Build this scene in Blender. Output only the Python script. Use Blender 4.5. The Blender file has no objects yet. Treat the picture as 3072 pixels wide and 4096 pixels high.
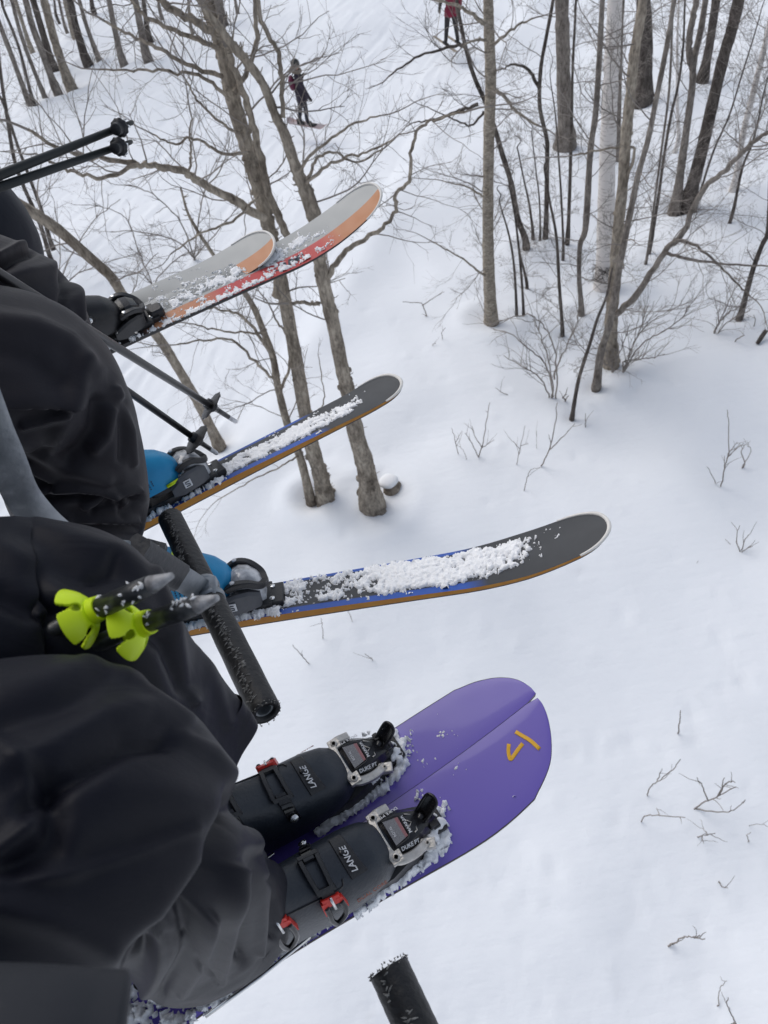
import bpy, bmesh, math, random
import numpy as np
from mathutils import Vector, Matrix, noise as mnoise

# ------------------------------------------------------------------ camera, world, sun, exposure
sc = bpy.context.scene
COL = sc.collection
FD, CXD, CYD = 2960 / (3072 / 1659), 829.5, 1106.0        # lens, in units of a 1659 px wide picture

def nrm(v):
    v = np.asarray(v, float)
    return v / np.linalg.norm(v)

_dn = nrm([(1037 - CXD) / FD, (2290 - CYD) / FD, 1.0])       # where straight down lies in the view
_Z = -_dn
_Y = nrm(np.array([0, 0, 1.0]) - np.array([0, 0, 1.0]).dot(_dn) * _dn)
_X = np.cross(_Y, _Z)
MW = np.array([_X, _Y, _Z])                                  # camera (x right, y down, z forward) -> world

cam_d = bpy.data.cameras.new("camera")
cam = bpy.data.objects.new("camera", cam_d)
COL.objects.link(cam)
r_, d_, f_ = MW[:, 0], MW[:, 1], MW[:, 2]
cam.matrix_world = Matrix(((r_[0], -d_[0], -f_[0], 0), (r_[1], -d_[1], -f_[1], 0), (r_[2], -d_[2], -f_[2], 0), (0, 0, 0, 1)))
cam_d.sensor_fit = 'VERTICAL'
cam_d.angle_y = 2 * math.atan(2048 / 2960)
cam_d.dof.use_dof = True; cam_d.dof.focus_distance = 1.3; cam_d.dof.aperture_fstop = 6.5
cam_d.clip_start = 0.02
cam_d.clip_end = 2000
sc.camera = cam

SUN_EL, SUN_AZ = math.radians(50), math.radians(-40)
w = bpy.data.worlds.new("World"); sc.world = w; w.use_nodes = True
nt = w.node_tree; nt.nodes.clear()
sky = nt.nodes.new('ShaderNodeTexSky'); sky.sky_type = 'NISHITA'; sky.sun_disc = False
sky.sun_elevation = SUN_EL; sky.sun_rotation = SUN_AZ
sky.air_density = 1.0; sky.dust_density = 3.0; sky.ozone_density = 1.0; sky.altitude = 600
hs = nt.nodes.new('ShaderNodeHueSaturation'); hs.inputs['Saturation'].default_value = 0.52
bg = nt.nodes.new('ShaderNodeBackground'); bg.inputs['Strength'].default_value = 0.15
wo = nt.nodes.new('ShaderNodeOutputWorld')
nt.links.new(sky.outputs[0], hs.inputs['Color']); nt.links.new(hs.outputs[0], bg.inputs['Color']); nt.links.new(bg.outputs[0], wo.inputs[0])

sun_d = bpy.data.lights.new("sun", 'SUN'); sun_d.energy = 0.9; sun_d.angle = math.radians(45); sun_d.color = (1.0, 0.97, 0.93)
sun = bpy.data.objects.new("sun", sun_d); COL.objects.link(sun)
sdir = Vector((math.sin(SUN_AZ) * math.cos(SUN_EL), math.cos(SUN_AZ) * math.cos(SUN_EL), math.sin(SUN_EL)))
sun.rotation_euler = sdir.to_track_quat('Z', 'Y').to_euler()
sc.view_settings.view_transform = 'Standard'; sc.view_settings.look = 'None'
sc.view_settings.gamma = 1.0; sc.view_settings.exposure = 0.05
sc.view_settings.use_curve_mapping = False

# ------------------------------------------------------------------ helpers
rng = random.Random(7)
nrg = np.random.RandomState(11)

def ray(u, v):
    return MW @ nrm([(u - CXD) / FD, (v - CYD) / FD, 1.0])
def oz(u, v, z):
    r = ray(u, v); return r * (z / r[2])
def atd(u, v, d):
    return ray(u, v) * d
def proj(P):
    c = np.asarray(P) @ MW
    return CXD + FD * c[..., 0] / c[..., 2], CYD + FD * c[..., 1] / c[..., 2]

def vnoise(x, y, seed=0):
    xi = np.floor(x).astype(np.int64); yi = np.floor(y).astype(np.int64)
    fx = x - xi; fy = y - yi
    fx = fx * fx * fx * (fx * (fx * 6 - 15) + 10); fy = fy * fy * fy * (fy * (fy * 6 - 15) + 10)
    def h(a, b):
        n = (a * 374761393 + b * 668265263 + seed * 1442695041) & 0xFFFFFFFF
        n = ((n ^ (n >> 13)) * 1274126177) & 0xFFFFFFFF
        return ((n ^ (n >> 16)) & 0xFFFF) / 65535.0 * 2 - 1
    a = h(xi, yi); b = h(xi + 1, yi); c = h(xi, yi + 1); d = h(xi + 1, yi + 1)
    return (a * (1 - fx) + b * fx) * (1 - fy) + (c * (1 - fx) + d * fx) * fy

def polydist(px, py, poly):
    """distance and signed side from points to a polyline (2D)"""
    best = np.full(px.shape, 1e9); side = np.zeros(px.shape)
    for (ax, ay), (bx, by) in zip(poly[:-1], poly[1:]):
        dx, dy = bx - ax, by - ay; L2 = dx * dx + dy * dy + 1e-12
        t = np.clip(((px - ax) * dx + (py - ay) * dy) / L2, 0, 1)
        qx, qy = px - ax - t * dx, py - ay - t * dy
        d = np.sqrt(qx * qx + qy * qy)
        m = d < best
        best = np.where(m, d, best)
        side = np.where(m, np.sign(dx * (py - ay) - dy * (px - ax)), side)
    return best, side

# terrain height without the small relief, then with it
def terr0(x, y):
    x = np.asarray(x, float); y = np.asarray(y, float)
    return -9.0 - 0.055 * np.clip(y, -40, 60) + 0.0 * x + 0.03 * np.clip(x, -60, 60)
def gnd(u, v):
    r = ray(u, v); t = 9.0
    for _ in range(40):
        p = r * t
        t += (terr0(p[0], p[1]) - p[2]) / (r[2] + 0.055 * r[1] - 0.03 * r[0])
    return r * t

def fill_quads(me, V, Q):
    Q = np.ascontiguousarray(Q, dtype=np.int32)
    me.vertices.add(len(V)); me.vertices.foreach_set('co', np.ascontiguousarray(V, dtype=np.float32).ravel())
    me.loops.add(Q.size); me.loops.foreach_set('vertex_index', Q.ravel())
    me.polygons.add(len(Q)); me.polygons.foreach_set('loop_start', np.arange(0, Q.size, 4, dtype=np.int32))
    me.polygons.foreach_set('use_smooth', np.ones(len(Q), bool)); me.update(calc_edges=True)

class Acc:
    def __init__(s): s.v = []; s.f = []; s.n = 0; s.m = []; s.q = []
    def add(s, V, F, mi=0):
        V = np.asarray(V, float).reshape(-1, 3)
        s.v.append(V); s.f.extend([tuple(i + s.n for i in f) for f in F]); s.m.extend([mi] * len(F)); s.n += len(V)
    def tube(s, P, R, sides=6, cap=True, mi=0, flat=None):
        P = np.asarray(P, float); n = len(P)
        R = np.broadcast_to(np.asarray(R, float), (n,))
        T = np.gradient(P, axis=0); T /= (np.linalg.norm(T, axis=1)[:, None] + 1e-12)
        ref = np.array([0, 0, 1.0]) if abs(T[0][2]) < 0.9 else np.array([1.0, 0, 0])
        U = np.cross(T[0], ref); U /= np.linalg.norm(U)
        a = np.arange(sides) * 2 * math.pi / sides
        ca, sa = np.cos(a)[:, None], np.sin(a)[:, None]
        rings = []
        for i in range(n):
            U = U - U.dot(T[i]) * T[i]; U /= (np.linalg.norm(U) + 1e-12)
            W = np.cross(T[i], U)
            rings.append(P[i] + R[i] * (ca * U + sa * W))
        F = []
        for i in range(n - 1):
            for j in range(sides):
                k = (j + 1) % sides
                F.append((i * sides + j, i * sides + k, (i + 1) * sides + k, (i + 1) * sides + j))
        if cap:
            F.append(tuple(range(sides - 1, -1, -1))); F.append(tuple((n - 1) * sides + j for j in range(sides)))
        s.add(np.concatenate(rings), F, mi)
    _cs = {}; _tp = {}
    def thin(s, P, r0, r1, sides):
        """quick twig tube: one fixed frame for the whole twig"""
        n = len(P)
        if sides not in s._cs:
            a = np.arange(sides) * 2 * math.pi / sides; s._cs[sides] = (np.cos(a), np.sin(a))
        c, sn = s._cs[sides]
        A, B = P[0], P[-1]; tx, ty, tz = _n3(B[0] - A[0], B[1] - A[1], B[2] - A[2])
        if abs(tz) < .9: ux, uy, uz = _n3(ty, -tx, 0)
        else: ux, uy, uz = _n3(0, tz, -ty)
        wx, wy, wz = ty * uz - tz * uy, tz * ux - tx * uz, tx * uy - ty * ux
        ring = np.outer(c, (ux, uy, uz)) + np.outer(sn, (wx, wy, wz))
        V = np.array(P)[:, None, :] + np.linspace(r0, r1, n)[:, None, None] * ring[None]
        key = (n, sides)
        if key not in s._tp:
            s._tp[key] = np.array([(i * sides + j, i * sides + (j + 1) % sides, (i + 1) * sides + (j + 1) % sides, (i + 1) * sides + j) for i in range(n - 1) for j in range(sides)])
        s.q.append(s._tp[key] + s.n); s.v.append(V.reshape(-1, 3)); s.n += n * sides
    def loft(s, rings, mi=0, close=True, cap=True):
        k = len(rings[0]); F = []
        for i in range(len(rings) - 1):
            for j in range(k if close else k - 1):
                q = (j + 1) % k
                F.append((i * k + j, i * k + q, (i + 1) * k + q, (i + 1) * k + j))
        if cap and close:
            F.append(tuple(range(k - 1, -1, -1))); F.append(tuple((len(rings) - 1) * k + j for j in range(k)))
        s.add(np.concatenate([np.asarray(r, float) for r in rings]), F, mi)
    def box(s, c, d, mi=0, bev=0.15, R=None):
        """box with chamfered vertical profile: centre, half sizes"""
        c = np.asarray(c, float); d = np.asarray(d, float); b = min(d) * bev
        rings = []
        for z, k in ((-d[2], b), (-d[2] + b, 0), (d[2] - b, 0), (d[2], b)):
            x, y = d[0] - k, d[1] - k; q = b
            rings.append(np.array([(x, -y + q, z), (x, y - q, z), (x - q, y, z), (-x + q, y, z), (-x, y - q, z), (-x, -y + q, z), (-x + q, -y, z), (x - q, -y, z)]))
        if R is not None: rings = [r @ np.asarray(R).T for r in rings]
        s.loft([r + c for r in rings], mi)
    def cyl(s, c, axis, r, h, sides=14, mi=0):
        c = np.asarray(c, float); axis = nrm(axis)
        s.tube([c - axis * h, c - axis * h * .8, c + axis * h * .8, c + axis * h], [r * .93, r, r, r * .9], sides, True, mi)
    def mesh(s, name, smooth=True):
        me = bpy.data.meshes.new(name)
        V = np.concatenate(s.v) if s.v else np.zeros((0, 3))
        if s.q:
            Q = np.concatenate(s.q)
            ex = [f for f in s.f if len(f) == 4]
            if ex: Q = np.concatenate([np.array(ex), Q])
            fill_quads(me, V, Q)
        else:
            me.from_pydata(V.tolist(), [], s.f)
        if smooth: me.polygons.foreach_set('use_smooth', [True] * len(me.polygons))
        return me
    def build(s, name, mats, parent=None, smooth=True, angle=None):
        me = s.mesh(name, smooth)
        for m in (mats if isinstance(mats, (list, tuple)) else [mats]): me.materials.append(m)
        if isinstance(mats, (list, tuple)): me.polygons.foreach_set('material_index', s.m)
        if angle: me.set_sharp_from_angle(angle=math.radians(angle))
        me.update()
        o = bpy.data.objects.new(name, me); COL.objects.link(o)
        if parent: o.parent = parent
        return o

def empty(name, label, cat, group=None, mat=None):
    o = bpy.data.objects.new(name, None); COL.objects.link(o)
    o.empty_display_size = 0.1
    o['label'] = label; o['category'] = cat
    if group: o['group'] = group
    if mat is not None: o.matrix_world = mat
    return o
def tag(o, label, cat, group=None):
    o['label'] = label; o['category'] = cat
    if group: o['group'] = group
    return o
def frame(origin, fwd, up=(0, 0, 1), roll=0.0):
    x = nrm(fwd); y = nrm(np.cross(up, x)); z = np.cross(x, y)
    if roll:
        c, s_ = math.cos(roll), math.sin(roll)
        y, z = c * y + s_ * z, -s_ * y + c * z
    o = origin
    return Matrix(((x[0], y[0], z[0], o[0]), (x[1], y[1], z[1], o[1]), (x[2], y[2], z[2], o[2]), (0, 0, 0, 1)))
def catmull(P, n, ts=None):
    P = np.asarray(P, float); m = len(P)
    Q = np.concatenate([[2 * P[0] - P[1]], P, [2 * P[-1] - P[-2]]])
    out = []
    for t in (np.linspace(0, m - 1, n) if ts is None else ts):
        i = min(int(t), m - 2); f = t - i
        a, b, c, d = Q[i:i + 4]
        out.append(0.5 * (2 * b + (c - a) * f + (2 * a - 5 * b + 4 * c - d) * f * f + (3 * b - a - 3 * c + d) * f ** 3))
    return np.array(out)

# ------------------------------------------------------------------ materials
def mat(name, col, rough=0.6, metal=0.0, col2=None, nscale=20.0, bump=0.0, bscale=60.0, spec=0.5, sheen=0.0, coat=0.0, detail=6, stretch=None, lo=0.35, hi=0.65):
    m = bpy.data.materials.new(name); m.use_nodes = True
    t = m.node_tree; b = t.nodes['Principled BSDF']
    b.inputs['Base Color'].default_value = (*col, 1); b.inputs['Roughness'].default_value = rough
    b.inputs['Metallic'].default_value = metal; b.inputs['Specular IOR Level'].default_value = spec
    if sheen:
        b.inputs['Sheen Weight'].default_value = sheen; b.inputs['Sheen Roughness'].default_value = 0.4
    if coat: b.inputs['Coat Weight'].default_value = coat; b.inputs['Coat Roughness'].default_value = 0.08
    tc = t.nodes.new('ShaderNodeTexCoord'); src = tc.outputs['Object']
    if stretch:
        mp = t.nodes.new('ShaderNodeMapping'); mp.inputs['Scale'].default_value = stretch
        t.links.new(src, mp.inputs[0]); src = mp.outputs[0]
    if col2 is not None:
        nz = t.nodes.new('ShaderNodeTexNoise'); nz.inputs['Scale'].default_value = nscale; nz.inputs['Detail'].default_value = detail
        rp = t.nodes.new('ShaderNodeValToRGB')
        rp.color_ramp.elements[0].position = lo; rp.color_ramp.elements[1].position = hi
        rp.color_ramp.elements[0].color = (*col, 1); rp.color_ramp.elements[1].color = (*col2, 1)
        t.links.new(src, nz.inputs['Vector']); t.links.new(nz.outputs[0], rp.inputs[0]); t.links.new(rp.outputs[0], b.inputs['Base Color'])
    if bump:
        n2 = t.nodes.new('ShaderNodeTexNoise'); n2.inputs['Scale'].default_value = bscale; n2.inputs['Detail'].default_value = 8
        bp = t.nodes.new('ShaderNodeBump'); bp.inputs['Strength'].default_value = bump; bp.inputs['Distance'].default_value = 0.01
        t.links.new(src, n2.inputs['Vector']); t.links.new(n2.outputs[0], bp.inputs['Height']); t.links.new(bp.outputs[0], b.inputs['Normal'])
    return m

def bark(name, c1, c2, scale, stz):
    m = bpy.data.materials.new(name); m.use_nodes = True; t = m.node_tree; b = t.nodes['Principled BSDF']
    b.inputs['Roughness'].default_value = .92; b.inputs['Specular IOR Level'].default_value = .15
    tc = t.nodes.new('ShaderNodeTexCoord')
    def nz(sc_, st, det=8):
        mp = t.nodes.new('ShaderNodeMapping'); mp.inputs['Scale'].default_value = st; t.links.new(tc.outputs['Object'], mp.inputs[0])
        n = t.nodes.new('ShaderNodeTexNoise'); n.inputs['Scale'].default_value = sc_; n.inputs['Detail'].default_value = det; n.inputs['Roughness'].default_value = .65
        t.links.new(mp.outputs[0], n.inputs['Vector']); return n
    big, fine, fiss = nz(scale, (1, 1, stz)), nz(28, (1, 1, max(.35, stz * .6))), nz(9, (1, 1, .12 if stz < 1 else 3.0))
    r1 = t.nodes.new('ShaderNodeValToRGB'); r1.color_ramp.elements[0].position = .40; r1.color_ramp.elements[1].position = .64
    r1.color_ramp.elements[0].color = (*c1, 1); r1.color_ramp.elements[1].color = (*c2, 1); t.links.new(big.outputs[0], r1.inputs[0])
    r2 = t.nodes.new('ShaderNodeValToRGB'); r2.color_ramp.elements[0].position = .36; r2.color_ramp.elements[1].position = .60
    r2.color_ramp.elements[0].color = (.45, .43, .41, 1); r2.color_ramp.elements[1].color = (1.12, 1.1, 1.08, 1); t.links.new(fine.outputs[0], r2.inputs[0])
    mx = t.nodes.new('ShaderNodeMix'); mx.data_type = 'RGBA'; mx.blend_type = 'MULTIPLY'; mx.inputs['Factor'].default_value = .85
    t.links.new(r1.outputs[0], mx.inputs['A']); t.links.new(r2.outputs[0], mx.inputs['B']); t.links.new(mx.outputs['Result'], b.inputs['Base Color'])
    b1 = t.nodes.new('ShaderNodeBump'); b1.inputs['Strength'].default_value = .9; b1.inputs['Distance'].default_value = .035; t.links.new(fiss.outputs[0], b1.inputs['Height'])
    b2 = t.nodes.new('ShaderNodeBump'); b2.inputs['Strength'].default_value = .8; b2.inputs['Distance'].default_value = .015; t.links.new(fine.outputs[0], b2.inputs['Height']); t.links.new(b1.outputs[0], b2.inputs['Normal'])
    t.links.new(b2.outputs[0], b.inputs['Normal'])
    return m
M = {}
M['bark'] = bark('bark_grey_brown', (0.42, 0.37, 0.305), (0.19, 0.16, 0.13), 4.5, .5)
M['bark_tan'] = bark('bark_tan', (0.50, 0.445, 0.37), (0.28, 0.245, 0.20), 7, 2.6)
M['bark_dark'] = bark('bark_dark', (0.15, 0.132, 0.118), (0.065, 0.055, 0.05), 6, .45)
M['bark_mid'] = bark('bark_mid_grey', (0.31, 0.28, 0.25), (0.15, 0.13, 0.115), 5, .45)
M['birch'] = mat('birch_bark', (0.74, 0.69, 0.65), 0.8, col2=(0.22, 0.17, 0.14), nscale=5, bump=0.5, bscale=18, spec=0.3, stretch=(1.0, 1.0, 7.0), lo=.55, hi=.74)
M['twig'] = mat('twig_grey', (0.32, 0.285, 0.255), 0.9, col2=(0.20, 0.178, 0.16), nscale=2, spec=0.2)
M['twig_dark'] = mat('twig_dark', (0.21, 0.18, 0.165), 0.9, col2=(0.13, 0.11, 0.10), nscale=2, spec=0.2)
M['twig_pale'] = mat('twig_pale', (0.30, 0.27, 0.245), 0.9, col2=(0.20, 0.175, 0.155), nscale=2, spec=0.2)
M['snow_crumb'] = mat('snow_crumb', (0.94, 0.955, 0.98), 0.9, bump=0.25, bscale=260, spec=0.2)
_b = M['snow_crumb'].node_tree.nodes['Principled BSDF']; _b.inputs['Subsurface Weight'].default_value = .7; _b.inputs['Subsurface Radius'].default_value = (1, 1, 1); _b.inputs['Subsurface Scale'].default_value = .008
def pants_mat(name, c1, c2):
    m = mat(name, c1, 0.52, col2=c2, nscale=6, spec=0.18, sheen=0.03, bump=0.10, bscale=900)
    t = m.node_tree; b = t.nodes['Principled BSDF']; tc = t.nodes.new('ShaderNodeTexCoord'); mp = t.nodes.new('ShaderNodeMapping')
    mp.inputs['Rotation'].default_value = (.5, .3, .6); mp.inputs['Scale'].default_value = (1, 2.6, 1)
    n = t.nodes.new('ShaderNodeTexNoise'); n.inputs['Scale'].default_value = 13; n.inputs['Detail'].default_value = 3; n.inputs['Distortion'].default_value = 1.6
    b2 = t.nodes.new('ShaderNodeBump'); b2.inputs['Strength'].default_value = .18; b2.inputs['Distance'].default_value = .005
    t.links.new(tc.outputs['Object'], mp.inputs[0]); t.links.new(mp.outputs[0], n.inputs['Vector']); t.links.new(n.outputs[0], b2.inputs['Height'])
    old = b.inputs['Normal'].links[0].from_node; t.links.new(b2.outputs[0], old.inputs['Normal'])
    return m
M['pants_a'] = pants_mat('trousers_black_navy', (0.0042, 0.0051, 0.0110), (0.0064, 0.0068, 0.0120))
M['pants_b'] = pants_mat('trousers_charcoal', (0.0165, 0.0155, 0.0205), (0.0225, 0.0205, 0.0240))
M['pants_c'] = pants_mat('trousers_navy', (0.0085, 0.0105, 0.018), (0.011, 0.013, 0.02))
M['jacket_a'] = pants_mat('jacket_slate', (0.022, 0.024, 0.03), (0.026, 0.028, 0.033))
M['shell_navy'] = mat('boot_shell_navy', (0.016, 0.021, 0.030), 0.42, col2=(0.026, 0.032, 0.042), nscale=25, bump=0.12, bscale=220, spec=0.4)
M['shell_black'] = mat('boot_shell_black', (0.012, 0.012, 0.014), 0.42, bump=0.1, bscale=200, spec=0.4)
M['shell_blue'] = mat('boot_shell_blue', (0.012, 0.25, 0.50), 0.40, col2=(0.015, 0.275, 0.54), nscale=18, bump=0.06, bscale=200, spec=0.4)
M['black'] = mat('black_plastic', (0.010, 0.010, 0.012), 0.42, col2=(0.018, 0.018, 0.020), nscale=40, bump=0.15, bscale=300)
M['black_gloss'] = mat('black_gloss_plastic', (0.008, 0.008, 0.010), 0.22, bump=0.06, bscale=160)
M['dgrey'] = mat('dark_grey_plastic', (0.055, 0.058, 0.068), 0.45, col2=(0.075, 0.078, 0.088), nscale=30)
M['alu'] = mat('satin_aluminium', (0.46, 0.44, 0.41), 0.42, metal=0.75, col2=(0.56, 0.54, 0.51), nscale=60, bump=0.2, bscale=140)
M['chrome'] = mat('polished_steel', (0.70, 0.70, 0.70), 0.22, metal=1.0)
M['clear'] = mat('smoked_clear_plastic', (0.30, 0.31, 0.33), 0.12, col2=(0.62, 0.63, 0.65), nscale=38, coat=0.6, lo=.42, hi=.6)
M['red'] = mat('red_plastic', (0.62, 0.028, 0.018), 0.38)
M['red_dull'] = mat('red_heel', (0.30, 0.02, 0.03), 0.45)
M['lime'] = mat('lime_plastic', (0.62, 0.82, 0.012), 0.42, spec=0.4)
M['white_print'] = mat('white_print', (0.62, 0.63, 0.65), 0.5)
M['dark_print'] = mat('dark_print', (0.02, 0.035, 0.06), 0.5)
M['orange_print'] = mat('orange_print', (0.30, 0.09, 0.05), 0.5)
M['yellow'] = mat('yellow_paint', (0.74, 0.40, 0.015), 0.45)
M['foam'] = mat('black_foam', (0.010, 0.010, 0.011), 0.48, bump=0.25, bscale=120, spec=0.45)
M['foam_torn'] = mat('torn_foam', (0.34, 0.33, 0.31), 0.95, col2=(0.10, 0.10, 0.095), nscale=160)
M['galv'] = mat('galvanised_steel', (0.34, 0.36, 0.38), 0.48, metal=0.6, col2=(0.22, 0.24, 0.26), nscale=30, bump=0.2, bscale=60)
M['grey_sleeve'] = mat('dark_rubber_sleeve', (0.028, 0.030, 0.034), 0.5, bump=0.2, bscale=80)
M['pole_black'] = mat('pole_black', (0.010, 0.010, 0.012), 0.28, col2=(0.05, 0.05, 0.05), nscale=55, lo=.62, hi=.72)
M['pole_grey'] = mat('pole_grey_green', (0.018, 0.021, 0.022), 0.5, spec=.3)
M['pole_worn'] = mat('pole_worn_dark', (0.022, 0.024, 0.026), 0.35, col2=(0.10, 0.105, 0.11), nscale=45, lo=.55, hi=.75, bump=.2, bscale=80)
M['ice_grey'] = mat('frosted_grey_tip', (.16, .16, .165), .45, col2=(.42, .42, .43), nscale=90, bump=.3, bscale=120)
M['ice'] = mat('icy_tip', (0.42, 0.42, 0.43), 0.35, col2=(0.75, 0.76, 0.78), nscale=70)
M['steel_edge'] = mat('ski_edge', (0.06, 0.05, 0.045), 0.4, metal=0.5)
M['tip_white'] = mat('ski_tip_white', (0.72, 0.70, 0.66), 0.3)
M['skin'] = mat('skin', (0.55, 0.36, 0.28), 0.6)
M['seat'] = mat('seat_vinyl', (0.02, 0.02, 0.022), 0.6)

def ramp_mat(name, stops, rough=0.35, coat=0.0, coord='Y', noise_=0.0, spec=0.5):
    """flat print: colour bands across the ski from the object's UV map (u along, v across)"""
    m = bpy.data.materials.new(name); m.use_nodes = True; t = m.node_tree; b = t.nodes['Principled BSDF']
    b.inputs['Roughness'].default_value = rough; b.inputs['Coat Weight'].default_value = coat; b.inputs['Coat Roughness'].default_value = 0.05
    b.inputs['Specular IOR Level'].default_value = spec
    uv = t.nodes.new('ShaderNodeUVMap'); sp = t.nodes.new('ShaderNodeSeparateXYZ'); t.links.new(uv.outputs[0], sp.inputs[0])
    rows = []
    def rampnode(st, axis):
        rp = t.nodes.new('ShaderNodeValToRGB'); rp.color_ramp.interpolation = 'LINEAR'
        while len(rp.color_ramp.elements) < len(st): rp.color_ramp.elements.new(0.5)
        for e, (p, c) in zip(rp.color_ramp.elements, st): e.position = p; e.color = (*c, 1)
        t.links.new(sp.outputs[axis], rp.inputs[0]); return rp
    out = None
    if isinstance(stops, dict):
        a = rampnode(stops['base'], 1).outputs[0]
        for band, mask_v, mask_u in stops['over']:
            c = rampnode(band, 0).outputs[0]
            mv = rampnode(mask_v, 1).outputs[0]; mu = rampnode(mask_u, 0).outputs[0]
            mul = t.nodes.new('ShaderNodeMath'); mul.operation = 'MULTIPLY'; t.links.new(mv, mul.inputs[0]); t.links.new(mu, mul.inputs[1])
            mx = t.nodes.new('ShaderNodeMix'); mx.data_type = 'RGBA'
            t.links.new(mul.outputs[0], mx.inputs['Factor']); t.links.new(a, mx.inputs['A']); t.links.new(c, mx.inputs['B']); a = mx.outputs['Result']
        out = a
    else:
        out = rampnode(stops, 1).outputs[0]
    # scuffs
    tc = t.nodes.new('ShaderNodeTexCoord'); nz = t.nodes.new('ShaderNodeTexNoise'); nz.inputs['Scale'].default_value = 30; nz.inputs['Detail'].default_value = 8
    t.links.new(tc.outputs['Object'], nz.inputs['Vector'])
    r2 = t.nodes.new('ShaderNodeMapRange'); r2.inputs['To Min'].default_value = rough * 0.8; r2.inputs['To Max'].default_value = min(1, rough * 1.5)
    t.links.new(nz.outputs[0], r2.inputs[0]); t.links.new(r2.outputs[0], b.inputs['Roughness'])
    t.links.new(out, b.inputs['Base Color'])
    return m

# ------------------------------------------------------------------ snow ground
def snow_material():
    m = bpy.data.materials.new('snow'); m.use_nodes = True; t = m.node_tree; b = t.nodes['Principled BSDF']
    b.inputs['Base Color'].default_value = (0.86, 0.885, 0.915, 1); b.inputs['Roughness'].default_value = 0.8
    b.inputs['Specular IOR Level'].default_value = 0.2
    tc = t.nodes.new('ShaderNodeTexCoord')
    n1 = t.nodes.new('ShaderNodeTexNoise'); n1.inputs['Scale'].default_value = 9; n1.inputs['Detail'].default_value = 7
    n2 = t.nodes.new('ShaderNodeTexNoise'); n2.inputs['Scale'].default_value = 0.45; n2.inputs['Detail'].default_value = 5
    mp = t.nodes.new('ShaderNodeMapping'); mp.inputs['Rotation'].default_value = (0, 0, 0.9); mp.inputs['Scale'].default_value = (0.6, 3.5, 1)
    n3 = t.nodes.new('ShaderNodeTexNoise'); n3.inputs['Scale'].default_value = 2.2; n3.inputs['Detail'].default_value = 6
    for n in (n1, n2): t.links.new(tc.outputs['Object'], n.inputs['Vector'])
    t.links.new(tc.outputs['Object'], mp.inputs[0]); t.links.new(mp.outputs[0], n3.inputs['Vector'])
    b1 = t.nodes.new('ShaderNodeBump'); b1.inputs['Strength'].default_value = 0.16; b1.inputs['Distance'].default_value = 0.05
    b3 = t.nodes.new('ShaderNodeBump'); b3.inputs['Strength'].default_value = 0.10; b3.inputs['Distance'].default_value = 0.10
    t.links.new(n1.outputs[0], b1.inputs['Height']); t.links.new(n3.outputs[0], b3.inputs['Height']); t.links.new(b3.outputs[0], b1.inputs['Normal'])
    t.links.new(b1.outputs[0], b.inputs['Normal'])
    return m
M['snow'] = snow_material()

BASES = []          # (x, y, radius) of stems, for the hollows in the snow round them
def axis_points(a, b, step, far, g=1.22):
    core = list(np.arange(a, b, step)); s = step; p = core[-1]
    while p < far: s *= g; p += s; core.append(p)
    s = step; p = a; lo = []
    while p > -far: s *= g; p -= s; lo.append(p)
    return np.array(lo[::-1] + core)

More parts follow.
